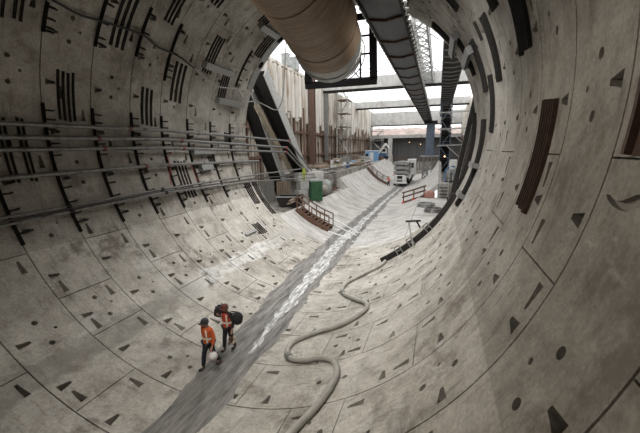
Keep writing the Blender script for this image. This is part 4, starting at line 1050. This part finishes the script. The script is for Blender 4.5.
mb = MB(); mb.box((7.4, 37.4, 1.27), (.7, .5, .5)); mb.box((7.4, 37.4, 1.55), (.74, .54, .06)); mb.tube([(7.1, 37.4, 1.58), (7.1, 37.4, 1.95)], .06, 8); single(mb, 'tool_box', STEEL_D, 'small dark tool box in front of the white board', 'box')
for k, (x, y, h) in enumerate([(9.3, 50, 2.0), (9.6, 55, 2.6), (8.9, 62, 2.2), (9.8, 67, 3.2)]):
    mb = MB(); lattice(mb, (x, y, 2.55), (x, y, 2.55 + h), 1.2, 1.6, 3, .05); mb.box((x, y, 2.62), (1.4, 1.8, .12)); mb.box((x, y, 2.55 + h), (1.4, 1.8, .08))
    single(mb, 'form_stand', RUST_R if k % 2 else STEEL_G, ['grey formwork stand on the right bench behind the pump unit', 'brown formwork stand on the right bench, second from the portal', 'grey formwork stand on the right bench, third from the portal', 'brown formwork stand on the right bench, farthest from the portal'][k], 'stand', 'formwork stands on the right bench')

# work lamps lit at the far end
for k, (x, y, z, lb) in enumerate([(.9, 104.42, 8.0, 'small warm work lamp lit on the dark far wall, the right one'), (-2.3, 104.42, 8.6, 'small warm work lamp lit on the dark far wall, the left one'), (7.0, 64.6, 5.4, 'small warm work lamp lit on the dark steel tower')]):
    t = thing('work_lamp', lb, 'lamp', (x, y, z), group=None); mb = MB(); mb.box((x, y + .18, z + .1), (.36, .2, .36)); mb.build('housing', STEEL_D, t)
    em = bpy.data.materials.get('lamp_glow')
    if not em:
        em = bpy.data.materials.new('lamp_glow'); em.use_nodes = True; b = em.node_tree.nodes['Principled BSDF']; b.inputs['Emission Color'].default_value = (1, .62, .3, 1); b.inputs['Emission Strength'].default_value = 3
        b.inputs['Base Color'].default_value = (.8, .6, .4, 1)
    mb = MB(); mb.lathe((x, y + .07, z + .1), [(.02, -.02), (.13, 0), (.15, .03)], 12, 'Y'); mb.build('lens', em, t)

# ------------------------------------------------------------------ segment carrier in the trough, with its load
TX, TY = -.6, 64.6
t = thing('segment_carrier', 'white and grey flat segment carrier vehicle driving in the trough', 'vehicle', (TX, TY, .05))
mb = MB(); mb.box((TX, TY, 1.55), (2.3, 1.5, 1.0)); mb.box((TX, TY - .75, 1.15), (2.4, .3, .55)); mb.build('cab', WHITE, t, bevel=.06)
mb = MB(); mb.box((TX, TY - .78, 1.72), (.95, .06, .62)); mb.build('windscreen', GLASSD, t)
mb = MB()
for q in range(4): mb.box((TX, TY - .92, .98 + q * .1), (1.0, .04, .05))
mb.build('grille', BLACK, t)
mb = MB(); mb.box((TX, TY - .85, .72), (2.7, .35, .3)); mb.build('bumper', WHITE, t, bevel=.04)
for s in (-1, 1):
    mb = MB(); mb.lathe((TX + s * .95, TY - .93, 1.22), [(.15, 0), (.16, .05), (.05, .06)], 12, 'Y'); mb.build('headlight', STEEL_L, t)
    mb = MB(); mb.box((TX + s * 1.05, TY - .77, 2.1), (.22, .06, .13)); mb.build('marker_light', TAIL, t)
    mb = MB(); mb.bar((TX + s * 1.15, TY - .7, 1.8), (TX + s * 1.5, TY - .85, 1.95), .05); mb.box((TX + s * 1.52, TY - .85, 1.9), (.18, .08, .4)); mb.build('mirror', WHITE, t)
mb = MB(); mb.box((TX + .3, TY + 7.0, 1.05), (2.5, 12.0, .35)); mb.build('flat_bed', STEEL_D, t)
for yy_ in (0.1, 4.2, 5.6, 9.6, 11.):
    for s in (-1, 1):
        mb = MB(); w_ = .62 if yy_ < 1 else .55; xx = TX + s * .95 + (0 if yy_ < 1 else .3)
        mb.lathe((xx - .2, TY + yy_, .05 + w_ + .12), [(w_ * .5, 0), (w_, .02), (w_ + .02, .08), (w_ + .02, .32), (w_, .38), (w_ * .5, .4)], 20, 'X'); mb.build('wheel', BLACK, t, smooth=True)
# tall white cabin at the rear
mb = MB(); mb.box((TX + 1.55, TY + 8, 3.3), (1.7, 3.2, 3.0)); mb.build('control_cabin', WHITE, t, bevel=.05)
for i in (-1, 1):
    for j in (0, 1):
        mb = MB(); mb.box((TX + 1.45 + i * .28, TY + 6.38, 3.35 + j * .52), (.46, .06, .42)); mb.build('cabin_window', GLASSD, t)
mb = MB(); mb.prism([(TX + 1.5, TY + 1, 1.3), (TX + 1.5, TY + 6.4, 1.3), (TX + 1.5, TY + 6.4, 2.6)], (0, 0, 0), (.12, 0, 0)); mb.build('side_fender', WHITE, t)
for k, lb in enumerate(['bottom', 'middle', 'top']):
    mb = MB(); z = 2.13 + k * .86 ; arc = [(-1.35 + 2.7 * q / 12) for q in range(13)]
    prof = [(x, -.0 + .16 * (1 - (x / 1.35) ** 2)) for x in arc]
    poly = [(TX + x, TY + .95, z + h) for x, h in prof] + [(TX + x, TY + .95, z + h + .55) for x, h in reversed(prof)]
    mb.prism(poly, (0, 0, 0), (0, 4.6, 0))
    if k == 0:
        for yy_ in (1.6, 4.6): mb.box((TX, TY + yy_, 1.70), (2.2, .3, .96))
    for q in (-.9, .9): mb.box((TX + q, TY + 2.6, z + .70 + .01), (.2, 3.6, .30)) if k < 2 else None
    single(mb, 'lining_segment', SEGC, f'curved grey concrete segment stacked on the carrier vehicle, {lb} one of three', 'segment', 'concrete segments on the carrier')

# ------------------------------------------------------------------ people
def skin(verts, edges, radii, root=0, sub=1):
    me = bpy.data.meshes.new('tmp'); me.from_pydata(verts, edges, [])
    o = bpy.data.objects.new('tmp', me); COL.objects.link(o)
    o.modifiers.new('s', 'SKIN').use_smooth_shade = True
    for k, r_ in enumerate(radii):
        d = me.skin_vertices[0].data[k]; d.radius = r_ if isinstance(r_, tuple) else (r_, r_); d.use_root = (k == root)
    s = o.modifiers.new('b', 'SUBSURF'); s.levels = sub; s.render_levels = sub
    dg = bpy.context.evaluated_depsgraph_get(); dg.update()
    res = bpy.data.meshes.new_from_object(o.evaluated_get(dg))
    bpy.data.objects.remove(o); bpy.data.meshes.remove(me)
    return res
class G:
    def __init__(s): s.v = []; s.e = []; s.r = []; s.n = {}
    def p(s, n, co, r, to=None):
        s.n[n] = len(s.v); s.v.append(Vector(co)); s.r.append(r)
        if to: s.e.append((s.n[to], s.n[n]))
    def mesh(s, root=0, sub=1): return skin(s.v, s.e, s.r, root, sub)
def put(me, name, m, parent):
    me.name = name; me.materials.clear(); me.materials.append(m)
    for p in me.polygons: p.use_smooth = True
    o = bpy.data.objects.new(name, me); COL.objects.link(o); o.parent = parent; return o
def person(label, loc, rz, J_, jacket, trousers, vest, hat=HAT, vest_stripes=True, sleeves=True):
    t = thing('person', label, 'person', loc, rz, None)
    j = {k: Vector(v) for k, v in J_.items()}
    b = G()
    b.p('pelvis', j['pelvis'], (.13, .10)); b.p('waist', j['waist'], (.12, .09), 'pelvis'); b.p('chest', j['chest'], (.15, .10), 'waist')
    b.p('neck0', j['neck'] - Vector((0, 0, .05)), .06, 'chest'); b.p('neck', j['neck'], .055, 'neck0'); b.p('head', j['head'] - Vector((0, 0, .04)), (.08, .095), 'neck'); b.p('crown', j['head'] + Vector((0, 0, .07)), (.075, .09), 'head')
    for s in 'lr':
        b.p(s + 'sh', j[s + 'sh'], .062, 'chest'); b.p(s + 'el', j[s + 'el'], .042, s + 'sh'); b.p(s + 'wr', j[s + 'wr'], .028, s + 'el')
        d = (j[s + 'wr'] - j[s + 'el']).normalized(); sd = d.cross(Vector((0, 1, 0))).normalized()
        b.p(s + 'palm', j[s + 'wr'] + d * .07, (.038, .02), s + 'wr')
        for q, (o_, l) in enumerate([(-.033, .075), (-.011, .09), (.011, .085), (.033, .065)]):
            base = j[s + 'wr'] + d * .09 + Vector((0, 1, 0)) * o_
            b.p(f'{s}f{q}', base, .010, s + 'palm'); b.p(f'{s}g{q}', base + d * l * .5 + sd * .01, .009, f'{s}f{q}'); b.p(f'{s}h{q}', base + d * l * .8 + sd * .035, .008, f'{s}g{q}')
        tb = j[s + 'wr'] + d * .04 + Vector((0, -.035, 0)); b.p(s + 't0', tb, .011, s + 'palm'); b.p(s + 't1', tb + d * .05 + Vector((0, -.02, 0)), .009, s + 't0')
        b.p(s + 'hip', j[s + 'hip'], .088, 'pelvis'); b.p(s + 'kn', j[s + 'kn'], .058, s + 'hip'); b.p(s + 'an', j[s + 'an'], .04, s + 'kn'); b.p(s + 'toe', j[s + 'toe'], .026, s + 'an')
    me = b.mesh()
    bm = bmesh.new(); bm.from_mesh(me); h = j['head']
    def blob(c, r_, sc):
        q = bmesh.ops.create_icosphere(bm, subdivisions=1, radius=r_); 
        for v in q['verts']: v.co = Vector((v.co.x * sc[0], v.co.y * sc[1], v.co.z * sc[2])) + c
    blob(h + Vector((0, -.098, -.015)), .02, (.8, 1.1, 1.5))
    for s in (-1, 1): blob(h + Vector((s * .085, .0, -.01)), .03, (.5, .8, 1.1)); blob(h + Vector((s * .035, -.086, .012)), .014, (1.2, .6, .8))
    blob(h + Vector((0, -.088, -.062)), .02, (1.4, .5, .5))
    bm.to_mesh(me); bm.free(); put(me, 'body', SKIN, t)
    # jacket
    g = G(); pl = j['pelvis']
    g.p('hem', pl - Vector((0, 0, .06)), (.185, .145)); g.p('waist', j['waist'], (.175, .135), 'hem'); g.p('chest', j['chest'], (.195, .145), 'waist'); g.p('neck', j['neck'] - Vector((0, 0, .03)), (.085, .08), 'chest')
    if sleeves:
        for s in 'lr':
            g.p(s + 'sh', j[s + 'sh'], .085, 'chest'); g.p(s + 'el', j[s + 'el'], .064, s + 'sh'); g.p(s + 'wr', j[s + 'wr'] - (j[s + 'wr'] - j[s + 'el']).normalized() * .02, .05, s + 'el')
    put(g.mesh(), 'jacket', jacket, t)
    g = G(); g.p('pelvis', pl, (.165, .13))
    for s in 'lr': g.p(s + 'hip', j[s + 'hip'], .112, 'pelvis'); g.p(s + 'kn', j[s + 'kn'], .08, s + 'hip'); g.p(s + 'an', j[s + 'an'] + Vector((0, 0, .03)), .068, s + 'kn')
    put(g.mesh(), 'trousers', trousers, t)
    for s in 'lr':
        a, q = j[s + 'an'], j[s + 'toe']; d = (q - a); d.z = 0; d.normalize()
        g = G(); g.p('a', a + Vector((0, 0, .08)), .062); g.p('b', a - Vector((0, 0, .035)) - d * .02, .058, 'a'); g.p('c', q + d * .03, (.056, .05), 'b'); put(g.mesh(), 'boot', BOOT, t)
    # vest: lofted shell following the torso, reflective bands on it
    w, c, n_ = j['waist'], j['chest'], j['neck']
    prof = [(pl + Vector((0, 0, -.02)), .195, .158), (w, .188, .15), (w.lerp(c, .6), .205, .162), (c + Vector((0, 0, .05)), .21, .158), (n_ - Vector((0, 0, .06)), .16, .12), (n_ - Vector((0, 0, .015)), .10, .09)]
    def vp(k, a, off=0.): cc, ax, ay = prof[k]; return cc + Vector(((ax + off) * math.sin(a), -(ay + off) * math.cos(a), 0))
    mb = MB(); N_ = 24
    for k in range(len(prof) - 1):
        for q in range(N_):
            a, a2 = 2 * math.pi * q / N_, 2 * math.pi * (q + 1) / N_
            mb.add([vp(k, a), vp(k, a2), vp(k + 1, a2), vp(k + 1, a)], [(0, 1, 2, 3)])
    vs = mb.build('safety_vest', vest, t, smooth=True, world=False)
    if vest_stripes:
        s_ = MB()
        for side in (0, math.pi):
            for e_ in (-.62, .62):
                for k in range(4):
                    a0, a1 = side + e_ - .13, side + e_ + .13
                    ps = [vp(k, a0, .008), vp(k, a1, .008), vp(k + 1, a1, .008), vp(k + 1, a0, .008)]; s_.add(ps, [(0, 1, 2, 3)])
        for q in range(N_):
            a, a2 = 2 * math.pi * q / N_, 2 * math.pi * (q + 1) / N_
            lo = [vp(1, x, .010) - Vector((0, 0, .03)) for x in (a, a2)]; hi = [vp(1, x, .010) + Vector((0, 0, .035)) for x in (a2, a)]
            s_.add(lo + hi, [(0, 1, 2, 3)])
        s_.build('reflective_bands', REFL, vs, world=False, recalc=False)
    # hard hat
    hh = h + Vector((0, 0, .035)); mb = MB()
    mb.lathe(hh, [(.138, -.005), (.135, .012), (.120, .02), (.118, .06), (.10, .10), (.06, .13), (.01, .14)], 20, 'Z', .92, 1.1)
    o = mb.build('hard_hat', hat, t, smooth=True, world=False)
    mb = MB(); mb.box(hh + Vector((0, -.16, .004)), (.15, .07, .012)); mb.build('brim', hat, o, world=False)
    mb = MB(); mb.lathe(h + Vector((0, .035, .0)), [(.06, -.07), (.088, -.04), (.092, .02), (.085, .05)], 14, 'Z', .98, .82); mb.build('hair', BLACKC, t, smooth=True, world=False)
    return t
WALK = dict(pelvis=(0, 0, .95), waist=(0, -.01, 1.12), chest=(0, -.03, 1.33), neck=(0, -.05, 1.5), head=(0, -.085, 1.62),
    lsh=(.19, -.03, 1.42), lel=(.25, .03, 1.14), lwr=(.27, -.08, .90), rsh=(-.19, -.03, 1.42), rel=(-.26, .06, 1.15), rwr=(-.27, .04, .90),
    lhip=(.095, 0, .90), lkn=(.10, .08, .49), lan=(.10, .30, .13), ltoe=(.11, .17, .045), rhip=(-.095, 0, .90), rkn=(-.10, -.14, .50), ran=(-.10, -.20, .09), rtoe=(-.11, -.36, .045))
WALK2 = dict(WALK, lsh=(.19, -.03, 1.43), lel=(.27, .02, 1.16), lwr=(.30, -.10, .93), rsh=(-.19, -.03, 1.45), rel=(-.30, -.04, 1.22), rwr=(-.20, -.20, 1.38),
    lkn=(.10, .02, .49), lan=(.10, .16, .11), ltoe=(.11, .02, .045), rkn=(-.10, -.10, .50), ran=(-.10, -.14, .09), rtoe=(-.11, -.29, .045))
P1 = Vector((-.80, 8.10, .045)); P2 = Vector((-.78, 9.15, .045))
person('person in dark hard hat and orange vest walking with a helmet in hand', P1, -.25, WALK, ORANGE, NAVY, ORANGE)
person('person in red orange vest walking behind with bags on both shoulders', P2, -.2, WALK2, BLACKC, BLACKC, REDV, hat=mat('maroon_hat', (.12, .03, .025), .5))
def W_(base, rz, p): return Vector(base) + Matrix.Rotation(rz, 3, 'Z') @ Vector(p)
# hand-carried helmet
c = W_(P1, -.25, (.36, -.15, .62)); rot = Matrix.Rotation(.9, 3, 'X') @ Matrix.Rotation(.5, 3, 'Y')
t = thing('carried_helmet', 'white and red helmet hanging from the hand of the person in orange', 'helmet', c)
def cap(prof, n=20):
    mb = MB(); mb.lathe((0, 0, 0), prof, n); mb.v = [rot @ p * .82 for p in mb.v]; return mb
cap([(.17, -.02), (.175, 0), (.15, .02), (.145, .07), (.11, .13), (.05, .16), (.01, .165)]).build('shell', WHITE, t, smooth=True, world=False)
mb = cap([(.152, .03), (.156, .045), (.15, .065), (.14, .07)]); mb.build('red_band', REDV, t, smooth=True, world=False)
mb = MB(); mb.tube([W_(P1, -.25, (.29, -.1, .80)) - c, Vector((-.02, .02, .12)), Vector((0, 0, .05))], .012, 6); mb.build('strap', BLACKC, t, world=False)
# bags
def bag(name, label, c, s, m, seed, strap):
    rnd = random.Random(seed); bm = bmesh.new(); bmesh.ops.create_icosphere(bm, subdivisions=3, radius=1); mb = MB()
    mb.add([Vector((v.co.x * s[0], v.co.y * s[1], v.co.z * s[2])) * (1 + .05 * math.sin(7 * v.co.x + 5 * v.co.z)) for v in bm.verts], [[v.index for v in q.verts] for q in bm.faces]); bm.free()
    t = thing(name, label, 'bag', c); mb.build('bag_body', m, t, smooth=True, world=False)
    mb = MB(); mb.lathe((0, -s[1] * .9, -s[2] * .2), [(s[0] * .55, -.03), (s[0] * .6, 0), (s[0] * .5, .03)], 14, 'Y', 1, .8); mb.build('pocket', m, t, smooth=True, world=False)
    mb = MB(); mb.tube([Vector(p) - c for p in strap], .02, 6); mb.build('strap', CABLE, t, world=False)
    return t
q = lambda *p: W_(P2, -.2, p)
bag('shoulder_bag', 'black duffel bag on the shoulder at the left of the rear walker', q(-.38, .02, 1.40), (.17, .22, .22), BLACKC, 1, [q(-.42, -.15, 1.62), q(-.22, -.08, 1.57), q(-.12, -.02, 1.56), q(-.25, .12, 1.55), q(-.42, .15, 1.62)])
bag('round_backpack', 'round black backpack at the right side of the rear walker', q(.35, .14, 1.25), (.19, .17, .235), BLACKC, 2, [q(.36, .0, 1.5), q(.22, -.1, 1.5), q(.17, .05, 1.5), q(.34, .2, 1.45)])
t = thing('carried_boots', 'pair of brown work boots hanging from the hand of the rear walker', 'boots', q(.33, -.16, .45))
for k in (-1, 1):
    g = G(); o_ = Vector((.06 * k, .03 * k, 0)); g.p('a', o_ + Vector((0, 0, .26)), .055); g.p('b', o_ + Vector((0, .02, .08)), .055, 'a'); g.p('c', o_ + Vector((.02, -.14, .03)), .045, 'b'); put(g.mesh(), 'boot', BROWN if k < 0 else TAN, t)
mb = MB(); mb.tube([(-.06, 0, .3), Vector(q(.31, -.13, .83)) - t.location, (.06, .02, .3)], .012, 6); mb.build('laces', CABLE, t, world=False)
# worker by the far barrier
person('worker in orange vest and dark trousers standing beside the carrier vehicle', cyl(-16.5, 61.2) + Vector((0, 0, .0)), -.1, WALK2, ORANGE, NAVY, ORANGE, hat=REDV)

# ------------------------------------------------------------------ light
w = bpy.data.worlds.new('overcast_sky'); SC.world = w; w.use_nodes = True
nt = w.node_tree; bg = nt.nodes['Background']
tc = nt.nodes.new('ShaderNodeTexCoord'); sp = nt.nodes.new('ShaderNodeSeparateXYZ'); nt.links.new(tc.outputs['Generated'], sp.inputs[0])
r_ = nt.nodes.new('ShaderNodeValToRGB'); nt.links.new(sp.outputs['Z'], r_.inputs['Fac'])
r_.color_ramp.elements[0].position = 0; r_.color_ramp.elements[0].color = (.93, .94, .95, 1)
r_.color_ramp.elements[1].position = .8; r_.color_ramp.elements[1].color = (1, 1, 1, 1)
nt.links.new(r_.outputs['Color'], bg.inputs['Color']); bg.inputs['Strength'].default_value = SKY
def lamp(name, loc, target, power, size, col, ang):
    l = bpy.data.lights.new(name, 'SPOT'); l.shadow_soft_size = size; l.energy = power; l.color = col; l.spot_size = D2R(ang); l.spot_blend = 1.
    o = bpy.data.objects.new(name, l); COL.objects.link(o); o.location = loc
    o.rotation_euler = (Vector(target) - Vector(loc)).to_track_quat('-Z', 'Y').to_euler()
    return o
# fill spots without fixtures, added because sky light leaves the tunnel too dark
for loc, tgt, pw, ang, col, sz in FILL_SPOTS: lamp('added_fill_spot', loc, tgt, pw, sz, col, ang)

vs = SC.view_settings; vs.view_transform = 'Standard'; vs.look = 'None'; vs.gamma = 1; vs.use_curve_mapping = False
vs.exposure = EXPO
SC.cycles.use_denoising = True
SC.cycles.max_bounces = 8; SC.cycles.diffuse_bounces = 5
